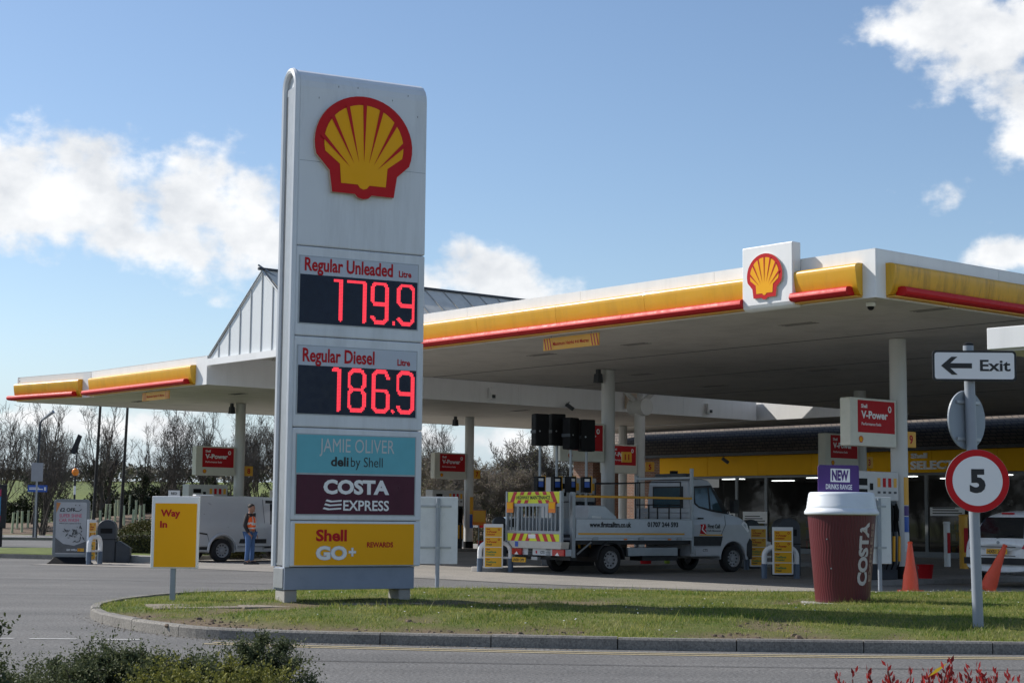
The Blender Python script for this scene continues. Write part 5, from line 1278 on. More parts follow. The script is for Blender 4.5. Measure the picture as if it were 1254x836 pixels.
# white hatchback seen from behind
HP = (10.40, 35.75)
hb = thing('white_hatchback', (*HP, .004), D2, 'white hatchback seen from behind under the canopy at right', 'car')
def hsec(x, hw, zb, zsh, zr, rw, shw):
    h = [(-hw * .93, zb), (-hw, zb + .18), (-hw * 1.0, .62), (-shw, zsh), (-rw - .05, (zsh + zr) / 2 + .08), (-rw + .03, zr - .06), (-rw * .6, zr), (0, zr + .02)]
    return [(x, y, z) for y, z in h] + [(x, -y, z) for y, z in h[::-1][1:]]
mb = MB(); mb.m(CARW)
S_ = [hsec(.10, .70, .40, .80, .86, .60, .72), hsec(.02, .80, .34, .84, .90, .66, .79), hsec(.06, .84, .32, .94, 1.02, .70, .82), hsec(.16, .85, .30, 1.0, 1.20, .68, .83), hsec(.30, .855, .28, 1.02, 1.42, .62, .84), hsec(.42, .86, .26, 1.02, 1.58, .58, .845), hsec(.75, .86, .24, 1.02, 1.63, .58, .85), hsec(1.5, .865, .22, 1.0, 1.65, .59, .85), hsec(2.3, .865, .22, .98, 1.58, .57, .85), hsec(2.75, .86, .22, .96, 1.30, .58, .84), hsec(3.2, .85, .22, .93, 1.0, .62, .80), hsec(3.75, .80, .24, .82, .84, .58, .72), hsec(3.95, .66, .28, .62, .64, .50, .58)]
mb.loft(S_); hbody = mb.build('body', hb, smooth=True, bevel=.0)
sm = hbody.modifiers.new('smooth', 'SUBSURF'); sm.levels = 2; sm.render_levels = 2
XH = Matrix.Rotation(-pi / 2, 4, 'Z')                       # panel frame: x from left side (-) to right side (+), -y faces back
def rear(z): return float(np.interp(z, [.34, .6, .84, .94, 1.02, 1.20, 1.42, 1.56], [.01, -.005, .012, .045, .075, .16, .285, .40]))
def rp(out): return lambda u, w: rear(w) - out
mb = MB(); mb.X = XH; mb.m(DGLASS).flat([(-.60, 1.06), (.60, 1.06), (.575, 1.20), (.51, 1.42), (.46, 1.50), (-.46, 1.50), (-.51, 1.42), (-.575, 1.20)], 'y', rp(.022)); mb.build('rear_window', hb)
mb = MB(); mb.X = XH; mb.m(INKR).box(-.14, .14, .40, .46, 1.565, 1.60); mb.build('brake_light', hb)
mb = MB(); mb.X = XH; mb.m(CHAS).flat([(-.82, .50), (.82, .50), (.82, .64), (-.82, .64)], 'y', rp(.03)); mb.build('bumper_strip', hb)
for s in (-1, 1):
    mb = MB(); mb.X = XH; mb.m(REDL); q = [(.60, .84), (.80, .80), (.835, .96), (.80, 1.08), (.66, 1.0)]; q = [(s * a, b) for a, b in q]
    mb.flat(q if s > 0 else q[::-1], 'y', lambda u, w: rear(w) - .03 + .10 * max(0, abs(u) - .6) / .2); mb.build('tail_light', hb)
mb = MB(); mb.X = XH; mb.m(SYEL2).flat([(-.26, .72), (.26, .72), (.26, .83), (-.26, .83)], 'y', rp(.028)); mb.m(INK).text('HX51 XBD', 0, .735, .075, w=.45, al='c', bold=.03, fn=lambda u, q: (u, rear(q) - .031, q)); mb.build('number_plate', hb)
mb = MB(); mb.X = XH; mb.m(CHAS).tube([(-.45, rear(.86) - .02, .87), (.45, rear(.86) - .02, .87)], .008, 5).tube([(-.45, rear(.68) - .02, .685), (.45, rear(.68) - .02, .685)], .008, 5); mb.m(GALV).lathe([(.035, -.012), (.035, 0)], 16, (0, rear(.97) - .02, .965), ax='y'); mb.m(CHAS).tube([(-.05, rear(1.06) - .03, 1.06), (.35, rear(1.12) - .035, 1.13)], .014, 5); mb.build('trim', hb)
for x in (.62, 3.1):
    wheel(hb, x, -.74, .30, .19); wheel(hb, x, .74, .30, .19, 1)

# plain white cars far behind the truck
def far_car(loc, rz, label):
    t = thing('parked_car', loc, rz, label, 'car')
    P = [(-2.0, .35), (-2.05, .8), (-1.75, 1.0), (-1.2, 1.42), (.3, 1.46), (1.0, 1.02), (1.9, .86), (2.05, .4)]
    mb = MB(); mb.m(CARW).prism(P, 'y', lambda u, w: .05 + .15 * max(0, w - .9), lambda u, w: 1.7 - .15 * max(0, w - .9)); mb.build('body', t, bevel=.08, seg=3)
    mb = MB(); mb.m(DGLASS).flat([(-1.5, 1.02), (.8, 1.02), (.25, 1.38), (-1.15, 1.36)], 'y', lambda u, w: .03 + .15 * (w - .9)); mb.build('window', t)
    for x in (-1.3, 1.25): wheel(t, x, .16, .30, .19); wheel(t, x, 1.54, .30, .19, 1)
far_car((1.2, 66.0, .004), 10, 'white car parked far behind the truck tail lift')

# ------------------------------------------------------------------ people
def skinned(name, joints, bones, mat, parent, sub=2, vox=None):
    me = bpy.data.meshes.new(name); names = list(joints)
    me.from_pydata([joints[k][0] for k in names], [(names.index(a), names.index(b)) for a, b in bones], [])
    o = bpy.data.objects.new(name, me); COL.objects.link(o)
    md = o.modifiers.new('s', 'SKIN'); md.use_smooth_shade = True
    for i, k in enumerate(names):
        r = joints[k][1]; r = (r, r) if not hasattr(r, '__len__') else r
        me.skin_vertices[0].data[i].radius = r; me.skin_vertices[0].data[i].use_root = (i == 0)
    s = o.modifiers.new('d', 'SUBSURF'); s.levels = sub; s.render_levels = sub
    dg = bpy.context.evaluated_depsgraph_get(); m2 = bpy.data.meshes.new_from_object(o.evaluated_get(dg)); bpy.data.objects.remove(o)
    return m2
def person(loc, rz, label, top, vest, legs):
    t = thing('person', loc, rz, label, 'person')
    # faces +x; y is the person's left
    J = {'pel': ((0, 0, .90), (.14, .115)), 'abd': ((.005, 0, 1.06), (.135, .11)), 'che': ((.0, 0, 1.26), (.165, .125)), 'nb': ((-.01, 0, 1.42), (.075, .07)), 'nk': ((.01, 0, 1.49), .055), 'hd': ((.035, 0, 1.60), (.085, .095)), 'tp': ((.03, 0, 1.675), (.065, .075))}
    B = [('pel', 'abd'), ('abd', 'che'), ('che', 'nb'), ('nb', 'nk'), ('nk', 'hd'), ('hd', 'tp')]
    for s, n in ((-1, 'r'), (1, 'l')):
        J.update({'hip' + n: ((0, s * .09, .84), .098), 'kn' + n: ((.02 * s + .015, s * .105, .48), .062), 'an' + n: ((-.01 + .03 * s, s * .11, .09), .043), 'to' + n: ((.14 + .03 * s, s * .13, .035), (.038, .03)),
                  'sh' + n: ((-.01, s * .185, 1.385), .062), 'el' + n: ((-.06, s * .245, 1.10), .046), 'wr' + n: ((.06, s * .215, .88), .032), 'pa' + n: ((.105, s * .20, .82), (.034, .02))})
        B += [('pel', 'hip' + n), ('hip' + n, 'kn' + n), ('kn' + n, 'an' + n), ('an' + n, 'to' + n), ('che', 'sh' + n), ('sh' + n, 'el' + n), ('el' + n, 'wr' + n), ('wr' + n, 'pa' + n)]
        for k in range(4):
            a = -.024 + k * .016; L = (.062, .070, .066, .052)[k]
            J['f%d%s' % (k, n)] = ((.115 + .02 + .2 * L, s * .20 + a * .5, .785 - a * .3), .0085); J['g%d%s' % (k, n)] = ((.12 + .3 * L, s * .195 + a * .5, .785 - L), .0075)
            B += [('pa' + n, 'f%d%s' % (k, n)), ('f%d%s' % (k, n), 'g%d%s' % (k, n))]
        J['th' + n] = ((.135, s * .175, .825), .0095); J['ti' + n] = ((.158, s * .165, .79), .008); B += [('pa' + n, 'th' + n), ('th' + n, 'ti' + n)]
    m = skinned('body', J, B, SKIN, t)
    bm = bmesh.new(); bm.from_mesh(m)
    def ball(c, r, sc_=(1, 1, 1)):
        bmesh.ops.create_icosphere(bm, subdivisions=3, radius=1, matrix=Matrix.Translation(c) @ Matrix.Diagonal((r * sc_[0], r * sc_[1], r * sc_[2], 1)))
    ball((.035, 0, 1.585), .115, (.86, .70, 1.05)); ball((.118, 0, 1.572), .02, (1.1, .75, 1.3)); ball((.095, 0, 1.50), .045, (.7, .9, .6))
    for s in (-1, 1): ball((.02, s * .085, 1.58), .026, (.7, .4, 1.2)); ball((.10, s * .032, 1.60), .014)
    ball((.112, 0, 1.535), .018, (.6, 1.3, .4))
    bm.to_mesh(m); bm.free()
    o = bpy.data.objects.new('body', m); COL.objects.link(o)
    rm = o.modifiers.new('r', 'REMESH'); rm.mode = 'VOXEL'; rm.voxel_size = .0065; rm.use_smooth_shade = True
    dg = bpy.context.evaluated_depsgraph_get(); m2 = bpy.data.meshes.new_from_object(o.evaluated_get(dg)); bpy.data.objects.remove(o)
    m2.materials.clear(); m2.materials.append(SKIN); o = bpy.data.objects.new('body', m2); COL.objects.link(o); o.parent = t
    def cloth(name, keys, mat, grow, over=None):
        jj = {k: (J[k][0], tuple(r + grow for r in (J[k][1] if hasattr(J[k][1], '__len__') else (J[k][1],) * 2))) for k in keys}
        if over: jj.update(over)
        bb = [b for b in B if b[0] in jj and b[1] in jj] + [b for b in (over or {}).get('_b', [])]
        jj.pop('_b', None)
        mm = skinned(name, jj, bb, mat, t); mm.materials.clear(); mm.materials.append(mat)
        c = bpy.data.objects.new(name, mm); COL.objects.link(c); c.parent = t; return c
    jo = {'an' + n: ((J['an' + n][0][0], J['an' + n][0][1], .075), .066) for n in 'rl'}
    cloth('trousers', ['pel', 'hipr', 'knr', 'hipl', 'knl'] + ['anr', 'anl'], legs, .014, jo)
    cloth('jacket', ['pel', 'abd', 'che', 'nb', 'shr', 'elr', 'wrr', 'shl', 'ell', 'wrl'], top, .018)
    if vest:
        v = cloth('vest', ['pel', 'abd', 'che', 'nb'], vest, .044, {'pel': ((0, 0, .93), (.175, .15)), 'nb': ((-.01, 0, 1.405), (.14, .13)), 'shr': ((-.01, -.16, 1.392), (.104, .104)), 'shl': ((-.01, .16, 1.392), (.104, .104)), '_b': []})
        v.data.materials.append(REFL)
        for p in v.data.polygons:
            c = p.center
            if 1.00 < c.z < 1.055 or 1.13 < c.z < 1.185 or (abs(abs(c.y) - .095) < .025 and c.z > 1.185): p.material_index = 1
    for n in 'rl':
        s = J['to' + n][0]; a = J['an' + n][0]
        mb = MB(); mb.m(SHOE).loft([[(a[0] - .07, a[1] + q * .035, z) for q, z in ((-1, 0), (1, 0), (1, .08), (-1, .08))], [(a[0] + .05, a[1] + q * .045, z) for q, z in ((-1, 0), (1, 0), (.8, .095), (-.8, .095))], [(s[0] + .03, s[1] + q * .045, z) for q, z in ((-1, 0), (1, 0), (.8, .055), (-.8, .055))], [(s[0] + .075, s[1] + q * .025, z) for q, z in ((-1, 0), (1, 0), (.8, .03), (-.8, .03))]])
        mb.build('shoe', t, smooth=True, bevel=.008)
    mb = MB(); mb.m(HAIR); n = 14; secs = []
    for zz, rr in ((1.585, .090), (1.62, .103), (1.66, .099), (1.69, .078), (1.708, .045), (1.714, .01)):
        secs.append([(.018 + rr * .98 * cos(2 * pi * k / n) - (.035 if cos(2 * pi * k / n) > .5 and zz < 1.65 else 0), rr * .86 * sin(2 * pi * k / n), zz) for k in range(n)])
    mb.loft(secs); mb.build('hair', t, smooth=True)
    return t
person((-7.42, 47.75, .004), -16, 'man in orange hi-vis vest and blue jeans standing by the silver van', HOODY, HIVIS, DENIM)
LIMET = paint('hivis_lime_trousers', (.20, .28, .02), .7, var=.2, scale=9)
person((4.55, 48.6, .004), 200, 'worker in lime trousers standing behind the truck, only boots showing beneath it', HOODY, None, LIMET)
# ------------------------------------------------------------------ street furniture at the left and far side
def gl(x, y): return land(x, y) - .06 if y > 98 else .0
def pole_lamp(loc, label, h=7.2):
    t = thing('lamp_post', loc, 0, label, 'lamp post', 'dark lamp posts beyond the left canopy')
    mb = MB(); mb.m(CHAS).tube([(-.05, 0, 0), (-.05, 0, 1.2), (.08, 0, h)], [.09, .07, .05], 10); mb.build('post', t, smooth=True)
    mb = MB(); mb.m(DGREY).tube([(.08, 0, h), (.5, -.1, h + .05)], .04, 6).box(.4, .85, -.22, .02, h, h + .1); mb.build('lamp_head', t)
pole_lamp((-16.45, 66.2, .0), 'thin dark lamp post left of its twin, beyond the left canopy', 6.2)
pole_lamp((-15.55, 67.0, .0), 'thin dark lamp post right of its twin, rising from the hedge', 6.2)
t = thing('street_lamp', (-25.6, 90, .10), 0, 'tall grey street lamp with angled head among the bare trees', 'street lamp')
mb = MB(); mb.m(DGREY).tube([(0, 0, 0), (.1, 0, 6.1), (.2, 0, 6.3)], [.09, .06, .06], 8); mb.build('post', t); mb = MB(); mb.m(GALV).tube([(.2, 0, 6.3), (.85, -.2, 6.75)], [.07, .11], 8); mb.build('lamp_head', t)
t = thing('belisha_beacon', (-23.55, 90.2, .10), 0, 'black and white banded crossing beacon with an orange globe', 'beacon')
mb = MB()
for k in range(7): mb.m(CHAS if k % 2 == 0 else SIGNW).lathe([(.06, k * .46), (.06, (k + 1) * .46)], 12)
mb.m(CHAS).lathe([(.05, 3.22), (.05, 3.36)], 10); mb.build('post', t, smooth=True)
mb = MB(); mb.m(paint('beacon_orange', (.85, .24, .01), .2, coat=.3)).lathe([(.02, 3.30), (.12, 3.34), (.18, 3.44), (.19, 3.52), (.17, 3.62), (.10, 3.70), (.02, 3.72)], 20); mb.build('globe', t, smooth=True)
mb = MB(); mb.m(CHAS).tube([(0, 0, 3.7), (.05, 0, 4.5), (.10, 0, 5.2)], .04, 6).prism([(-.30, 4.55), (-.05, 4.45), (.28, 5.45), (.10, 5.55)], 'y', -.1, .1); mb.build('floodlight', t)
t = thing('direction_sign', (-25.1, 88.6, .10), 3, 'blue direction sign on a dark pole near the far left', 'sign')
mb = MB(); mb.m(CHAS).tube([(0, 0, 0), (0, 0, 2.9)], .07, 8); mb.build('post', t); mb = MB(); mb.m(BLUES).box(-.50, .52, -.1, -.07, 2.40, 2.76); mb.m(SIGNW).rect(-.42, .30, 2.52, 2.57, -.103).rect(-.42, .1, 2.60, 2.64, -.103).rect(.36, .46, 2.48, 2.66, -.103); mb.build('board', t)
t = thing('pale_sign', (-24.95, 87.9, .10), 8, 'pale grey rectangular sign above the blue direction sign', 'sign')
mb = MB(); mb.m(GALV).tube([(0, 0, 0), (0, 0, 3.9)], .045, 8); mb.build('post', t); mb = MB(); mb.m(paint('pale_board', (.34, .34, .36), .6, var=.15, scale=5)).box(-.30, .30, -.09, -.06, 2.95, 3.92); mb.build('board', t)
t = thing('advert_panel', (-21.45, 69.0, .0), 12, 'dark bus stop advert panel with blue and pink shapes at the left edge', 'advert')
mb = MB(); mb.m(CHAS).box(-.85, .62, -.08, .08, .75, 2.55).box(-.75, .50, -.06, .06, 0, .75); mb.build('frame', t, bevel=.03)
mb = MB(); mb.m(paint('advert_ground', (.035, .035, .04), .4)).rect(-.78, .40, .85, 2.45, -.0825); mb.m(paint('advert_pink', (.45, .03, .10), .4)).flat([(.40, 1.0), (.40, 1.25), (-.02, 1.68), (.40, 2.1), (.40, 2.38), (-.28, 1.68)][::-1], 'y', -.085); mb.m(paint('advert_blue', (.05, .24, .5), .4)).flat([(.40, 1.28), (.40, 2.07), (.0, 1.68)], 'y', -.086); mb.build('poster', t)
t = thing('route_sign', (-15.1, 75, .0), 2, 'small white RED ROUTE sign above the Way In board', 'sign')
mb = MB(); mb.m(GALV).tube([(0, 0, 0), (0, 0, 2.4)], .04, 8); mb.build('post', t); mb = MB(); mb.m(INK).box(-.28, .28, -.07, -.05, 1.95, 2.48); mb.m(SIGNW).rect(-.26, .26, 1.97, 2.46, -.073); mb.m(INK).text('RED', 0, 2.27, .11, -.076, al='c', bold=.03).text('ROUTE', 0, 2.08, .11, -.076, al='c', w=.40, bold=.03); mb.build('board', t)
def bollard(loc, col, h, r, label):
    t = thing('bollard', loc, 20, label, 'bollard'); mb = MB(); mb.m(col).lathe([(r, 0), (r, h - .08), (r * 1.12, h - .07), (r * 1.12, h - .03), (r * .8, h)], 18); mb.m(INKR).box(-r * .5, r * .5, -r - .004, -r + .02, h * .3, h * .75); mb.build('post', t, smooth=True)
bollard((13.6, 50.2, .004), AMBER, 1.62, .13, 'yellow bollard just left of the white hatchback')
bollard((13.65, 52.3, .004), SIGNW, 1.4, .10, 'white bollard with red lettering in front of the shop windows')
t = thing('wheeled_trolley', (10.9, 46.8, .004), D2, 'black tyre on a stand against the near right column', 'tyre')
mb = MB(); mb.m(TYRE).lathe([(.20, -.1), (.33, -.1), (.36, 0), (.33, .1), (.20, .1)], 24, (0, 0, .62), ax='x'); mb.build('tyre', t, smooth=True); mb = MB(); mb.m(GALV).box(-.2, .2, -.2, .2, 0, .26); mb.build('stand', t)
for x0, y0, x1, y1, lab in ((-2.2, 78, 8, 80, 'red and white barrier rail behind the truck'),):
    t = thing('barrier_rail', (x0, y0, 0), 0, lab, 'barrier'); mb = MB()
    for k in range(12): mb.m(INKR if k % 2 else SIGNW).box(k * .7, k * .7 + .7, -.05, .05, .92, 1.1)
    mb.build('rail', t); mb = MB(); mb.m(GALV)
    for k in range(7): mb.box(k * 1.4 - .04, k * 1.4 + .04, -.04, .04, 0, .915)
    mb.build('posts', t)
t = thing('flue_pipes', (-9.25, 66.2, 0), 0, 'pale vent pipes in a frame left of the price totem', 'pipes')
for x, h, c in ((0, 3.5, SIGNW), (.22, 5.0, COLW), (.42, 5.05, COLW), (.62, 5.0, COLW)):
    mb = MB(); mb.m(c).tube([(x, 0, 0), (x, 0, h)], .05, 8).lathe([(.075, h), (.075, h + .12)], 8, (x, 0, 0)); mb.build('pipe', t)
mb = MB(); mb.m(COLW).box(-.3, .8, -.04, .04, 2.3, 2.38).box(-.3, -.22, -.04, .04, 0, 2.3); mb.build('frame', t)

# ------------------------------------------------------------------ vegetation
BARK = paint('bark', (.070, .060, .050), .9, var=.35, scale=6)
TWIG = paint('twigs', (.088, .074, .062), .9, var=.3, scale=2)
TWIGB = paint('twigs_pale', (.20, .165, .13), .9, var=.3, scale=2)
def soup(name, quads, mat, parent, tint=None):
    """many small separate faces as one mesh: quads is an (n,k,3) array"""
    q = np.asarray(quads); n, k, _ = q.shape
    me = bpy.data.meshes.new(name); me.vertices.add(n * k); me.vertices.foreach_set('co', q.ravel()); me.loops.add(n * k); me.loops.foreach_set('vertex_index', np.arange(n * k)); me.polygons.add(n)
    me.polygons.foreach_set('loop_start', np.arange(n) * k); me.polygons.foreach_set('loop_total', np.full(n, k)); me.update(); me.validate()
    if tint is not None: a = me.attributes.new('tint', 'FLOAT', 'POINT'); a.data.foreach_set('value', np.repeat(tint, k))
    me.materials.append(mat); o = bpy.data.objects.new(name, me); COL.objects.link(o); o.parent = parent; return o
def leaves_at(P, size, rg, asp=.55, up=.3, spread=None):
    n = len(P); d = rg.normal(0, 1, (n, 3)); d[:, 2] += up; d /= np.linalg.norm(d, axis=1)[:, None]
    e = rg.normal(0, 1, (n, 3)); e -= d * (e * d).sum(1)[:, None]; e /= np.linalg.norm(e, axis=1)[:, None]
    s = size * rg.uniform(.6, 1.35, n)[:, None]
    return np.stack([P, P + d * s * .5 + e * s * asp * .5, P + d * s, P + d * s * .5 - e * s * asp * .5], 1)
def skeleton(rg, h, spread, levels=4, n_main=7, multi=1, droop=0.0, up=.55, dens=1.0):
    """branch polylines by level: list of (points, r0, r1, level)"""
    out = []
    def grow(p, d, L, r, lv):
        n = 5 if lv < 2 else 4; pts = [p]; q = p.copy(); v = d.copy()
        for i in range(n):
            v = v + rg.normal(0, .13 + .05 * lv, 3) + np.array([0, 0, (up * .16 if lv else .05) - droop * .1 * lv]); v /= np.linalg.norm(v); q = q + v * L / n; pts.append(q.copy())
        out.append((pts, r, r * (.45 if lv < levels else .5), lv))
        if lv >= levels: return
        k = int(rg.integers(4, 7) * dens) + (n_main if lv == 0 else 0)
        for c in range(k):
            t = rg.uniform(.28 if lv == 0 else .2, 1.0); i = min(int(t * n), n - 1); b = pts[i] + (pts[i + 1] - pts[i]) * (t * n - i)
            ax = pts[i + 1] - pts[i]; ax /= np.linalg.norm(ax); s = rg.normal(0, 1, 3); s -= ax * s.dot(ax); s /= np.linalg.norm(s)
            w = rg.uniform(.5, 1.0) * spread; nd = ax * (1 - .35 * w) + s * w; nd[2] += up * .35; nd /= np.linalg.norm(nd)
            grow(b, nd, L * rg.uniform(.46, .76) * (1 - .25 * t * (lv > 0)), r * (1 - .5 * t) * rg.uniform(.42, .6), lv + 1)
    for m_ in range(multi):
        d = np.array([rg.normal(0, .18 * (multi > 1) + .04), rg.normal(0, .18 * (multi > 1) + .04), 1.0]); d /= np.linalg.norm(d)
        grow(np.array([rg.normal(0, .12 * (multi > 1)), rg.normal(0, .12 * (multi > 1)), -.15]), d, h * rg.uniform(.50, .62), .020 * h / math.sqrt(multi), 0)
    return out
def bare_tree(seed, h, spread, label, multi=1, n_main=6, levels=4, twig=TWIG, leaf=None, dens=1.0, up=.55, rmin=.0075, ivy=False):
    rg = np.random.default_rng(seed); t = thing('bare_tree', (0, 0, 0), 0, label, 'tree', 'bare trees behind the filling station')
    sk = skeleton(rg, h, spread, levels, n_main, multi, up=up, dens=dens)
    mb = MB(); mb.m(BARK); cr = MB(); cr.m(twig)
    for pts, r0, r1, lv in sk:
        rs = np.linspace(max(r0, rmin), max(r1, rmin), len(pts))
        (mb if lv < 2 else cr).tube([tuple(p) for p in pts], list(rs), 6 if lv == 0 else 4 if lv < 2 else 3, caps=False)
    mb.build('trunk', t, smooth=True); c = cr.build('crown', t)
    if leaf:
        ends = np.array([p for pts, r0, r1, lv in sk if lv >= levels - 1 for p in pts]); k = leaf[1]
        P = ends[rg.integers(0, len(ends), k)] + rg.normal(0, .10, (k, 3)); soup('new_leaves', leaves_at(P, leaf[2], rg), leaf[0], t, rg.uniform(0, 1, k))
    if ivy:
        pp = np.array([p for pts, r0, r1, lv in sk if lv <= 1 for p in pts if p[2] < h * .45]); k = 2200
        P = pp[rg.integers(0, len(pp), k)] + rg.normal(0, .16, (k, 3)); soup('ivy', leaves_at(P, .13, rg), leafm('ivy_leaf', (.012, .022, .008), (.04, .055, .02), 3, .1), t, rg.uniform(0, 1, k))
    return t
def put(tree, first, loc, rz, s, label=None):
    if first: tree.location = loc; tree.rotation_euler = (0, 0, rad(rz)); tree.scale = (s,) * 3; return tree
    return dup(tree, loc, rz, label, None, s)
protos = [(bare_tree(11, 7.6, .80, 'bare spreading tree with many fine upright twigs', dens=.80, up=.75), 'bare spreading tree with many fine upright twigs'),
          (bare_tree(23, 7.2, .72, 'bare many-stemmed tree with a fan of slender branches', multi=5, n_main=3, up=.8, dens=.82), 'bare many-stemmed tree with a fan of slender branches'),
          (bare_tree(37, 8.2, .62, 'bare upright tree with dark ivy on its lower trunk', n_main=7, up=.8, ivy=True, dens=.8), 'bare upright tree with dark ivy on its lower trunk')]
used = set()
spots = [(-30.5, 96, 0, 1.05), (-28.3, 101, 2, 1.0), (-33, 108, 1, 1.1), (-26.0, 106, 0, .92), (-24.6, 112, 2, .8), (-22.4, 108, 1, .86), (-21.0, 115, 0, .86), (-19.4, 112, 2, .72), (-17.8, 117, 1, .95),
         (-16.2, 121, 1, 1.0), (-13.9, 118, 0, .9), (-12.6, 124, 2, .95), (-11.2, 120, 1, .98), (-9.6, 126, 2, 1.05), (-7.6, 122, 0, .95), (-5.2, 128, 1, 1.0), (-29, 118, 2, 1.1), (-20, 126, 2, .95), (-14.8, 130, 0, .9), (-36, 100, 0, 1.15), (-27.2, 97.5, 1, .9), (-31.5, 92, 0, 1.32), (-34.5, 91, 2, 1.2), (-11.9, 129, 1, 1.1), (-8.6, 117, 1, .9), (-23.6, 116, 1, 1.05), (-20.2, 125, 0, 1.0), (-15.0, 116, 1, .95), (-26.8, 112, 2, .95), (-18.0, 110, 1, .8), (-29.5, 105, 1, 1.1), (-27.9, 116, 0, 1.0), (-24.0, 127, 2, 1.05), (-16.0, 112, 2, .85), (-12.9, 121, 0, .95), (-10.2, 114, 1, .9), (-19.2, 119, 1, .9), (-32.0, 112, 2, 1.0), (-45, 70, 1, 1.0), (-48, 84, 0, 1.1), (-44, 58, 0, 1.0), (-52, 62, 2, 1.1), (-46, 96, 1, 1.1)]
for i, (x, y, k, s) in enumerate(spots):
    tr, lab = protos[k]; put(tr, k not in used, (x, y, land(x, y) - .1), rnd.uniform(0, 360), s * rnd.uniform(.94, 1.06), lab); used.add(k)
PALE = leafm('pale_new_leaf', (.13, .13, .045), (.30, .29, .16), 3, .3)
scr = bare_tree(51, 6.2, 1.0, 'dense grey thicket tree with pale new leaves, right of the totem', multi=4, n_main=4, twig=TWIGB, leaf=(PALE, 2600, .085), dens=1.12, rmin=.012)
scr2 = bare_tree(67, 7.5, .95, 'big dark spreading tree with sparse pale leaf specks behind the canopy column', multi=2, n_main=6, twig=TWIG, leaf=(PALE, 1800, .08), dens=1.1, rmin=.011)
fs, f2 = True, True
for x, y, k, s in ((-5.6, 98, 0, .98), (-3.9, 95, 0, .86), (-2.2, 97, 0, .82), (-.6, 95, 0, .78), (.9, 96, 0, .8), (2.5, 97, 1, .88), (4.2, 99, 1, .86), (5.5, 96, 0, .8), (7.3, 98, 1, .8), (-7.5, 100, 0, .9), (-1.2, 103, 0, .95), (1.6, 104, 1, .93), (3.2, 94, 0, .66), (-2.9, 93, 0, .62)):
    if k == 0: put(scr, fs, (x, y, -.1), rnd.uniform(0, 360), s, scr['label']); fs = False
    else: put(scr2, f2, (x, y, -.1), rnd.uniform(0, 360), s, scr2['label']); f2 = False

for i, yy in enumerate((54, 57.5, 61, 64.5, 68, 72, 76, 81)): dup(scr, (-40 - (i % 3) * 2.2, yy, -.1), 40 * i, scr['label'].replace('right of the totem', 'along the far left road'), None, 1.0 + .06 * (i % 4))
EVG = leafm('evergreen_leaf', (.010, .017, .007), (.038, .052, .018), 3, .1)
OLV = leafm('olive_leaf', (.045, .050, .014), (.105, .10, .035), 3, .15)
def shrub(name, seed, size, n, leaf, mat, label, cat='shrub', group=None, stem=True):
    rg = np.random.default_rng(seed); t = thing(name, (0, 0, 0), 0, label, cat, group)
    d = rg.normal(0, 1, (n, 3)); d /= np.linalg.norm(d, axis=1)[:, None]; d[:, 2] = np.abs(d[:, 2]); r = rg.uniform(.25, 1, n) ** .45
    lump = np.array([.78 + .34 * value(a * 2.1 + seed, b * 2.1 + c * 1.7, 1.0, seed) + .18 * value(a * 5, b * 5 + c * 4, 1, 3) for a, b, c in d])
    P = d * (r * lump)[:, None] * np.array(size) ; soup('foliage', leaves_at(P, leaf, rg), mat, t, np.clip(.5 + .5 * rg.normal(0, .5, n), 0, 1))
    if stem:
        mb = MB(); mb.m(BARK)
        for k in range(7): a = rg.uniform(0, 6.28); mb.tube([(0, 0, -.1), (.2 * size[0] * cos(a), .2 * size[1] * sin(a), size[2] * .4), (.6 * size[0] * cos(a), .6 * size[1] * sin(a), size[2] * .7)], .02, 5)
        mb.build('stems', t)
    return t
e1 = shrub('evergreen_shrub', 3, (1.7, 1.3, 2.2), 5200, .16, EVG, 'dark evergreen shrub below the bare trees', 'shrub', 'dark evergreen shrubs below the trees')
first = True
for x, y, s in ((-26.5, 119, 1.1), (-24.6, 120, 1.25), (-28.6, 119, .95), (-22.4, 121, 1.0), (-18.3, 123, .7), (-12.4, 112, .85), (-10.8, 110, 1.0), (-9.4, 112, .9), (-31.4, 118, .9), (-14.5, 113, .6), (-7.6, 108, 1.1), (-34, 116, 1.0), (-20.6, 119.5, .9), (-15.8, 121, .7), (-29.6, 122, 1.2), (-27.4, 123, 1.1), (-11.5, 122, 1.1), (-13.6, 123, .9), (-9.0, 121, 1.2), (-25.4, 116, .8)):
    L_ = (x, y, gl(x, y))
    if first: e1.location = L_; e1.scale = (s,) * 3; first = False
    else: dup(e1, L_, rnd.uniform(0, 360), None, None, s)
b1 = shrub('brown_bush', 9, (2.2, 1.5, 1.9), 5000, .12, leafm('brown_leaf', (.07, .055, .035), (.15, .125, .07), 3, .15), 'low brown winter bush at the foot of the thicket', 'shrub', 'brown bushes at the foot of the thicket')
first = True
for x, y, s in ((-4.4, 91, .9), (-1.7, 90.5, .95), (.6, 91, 1.0), (3.0, 90, .95), (5.4, 91, .9), (7.9, 92, 1.0)):
    if first: b1.location = (x, y, 0); b1.scale = (s,) * 3; first = False
    else: dup(b1, (x, y, 0), rnd.uniform(0, 360), None, None, s)
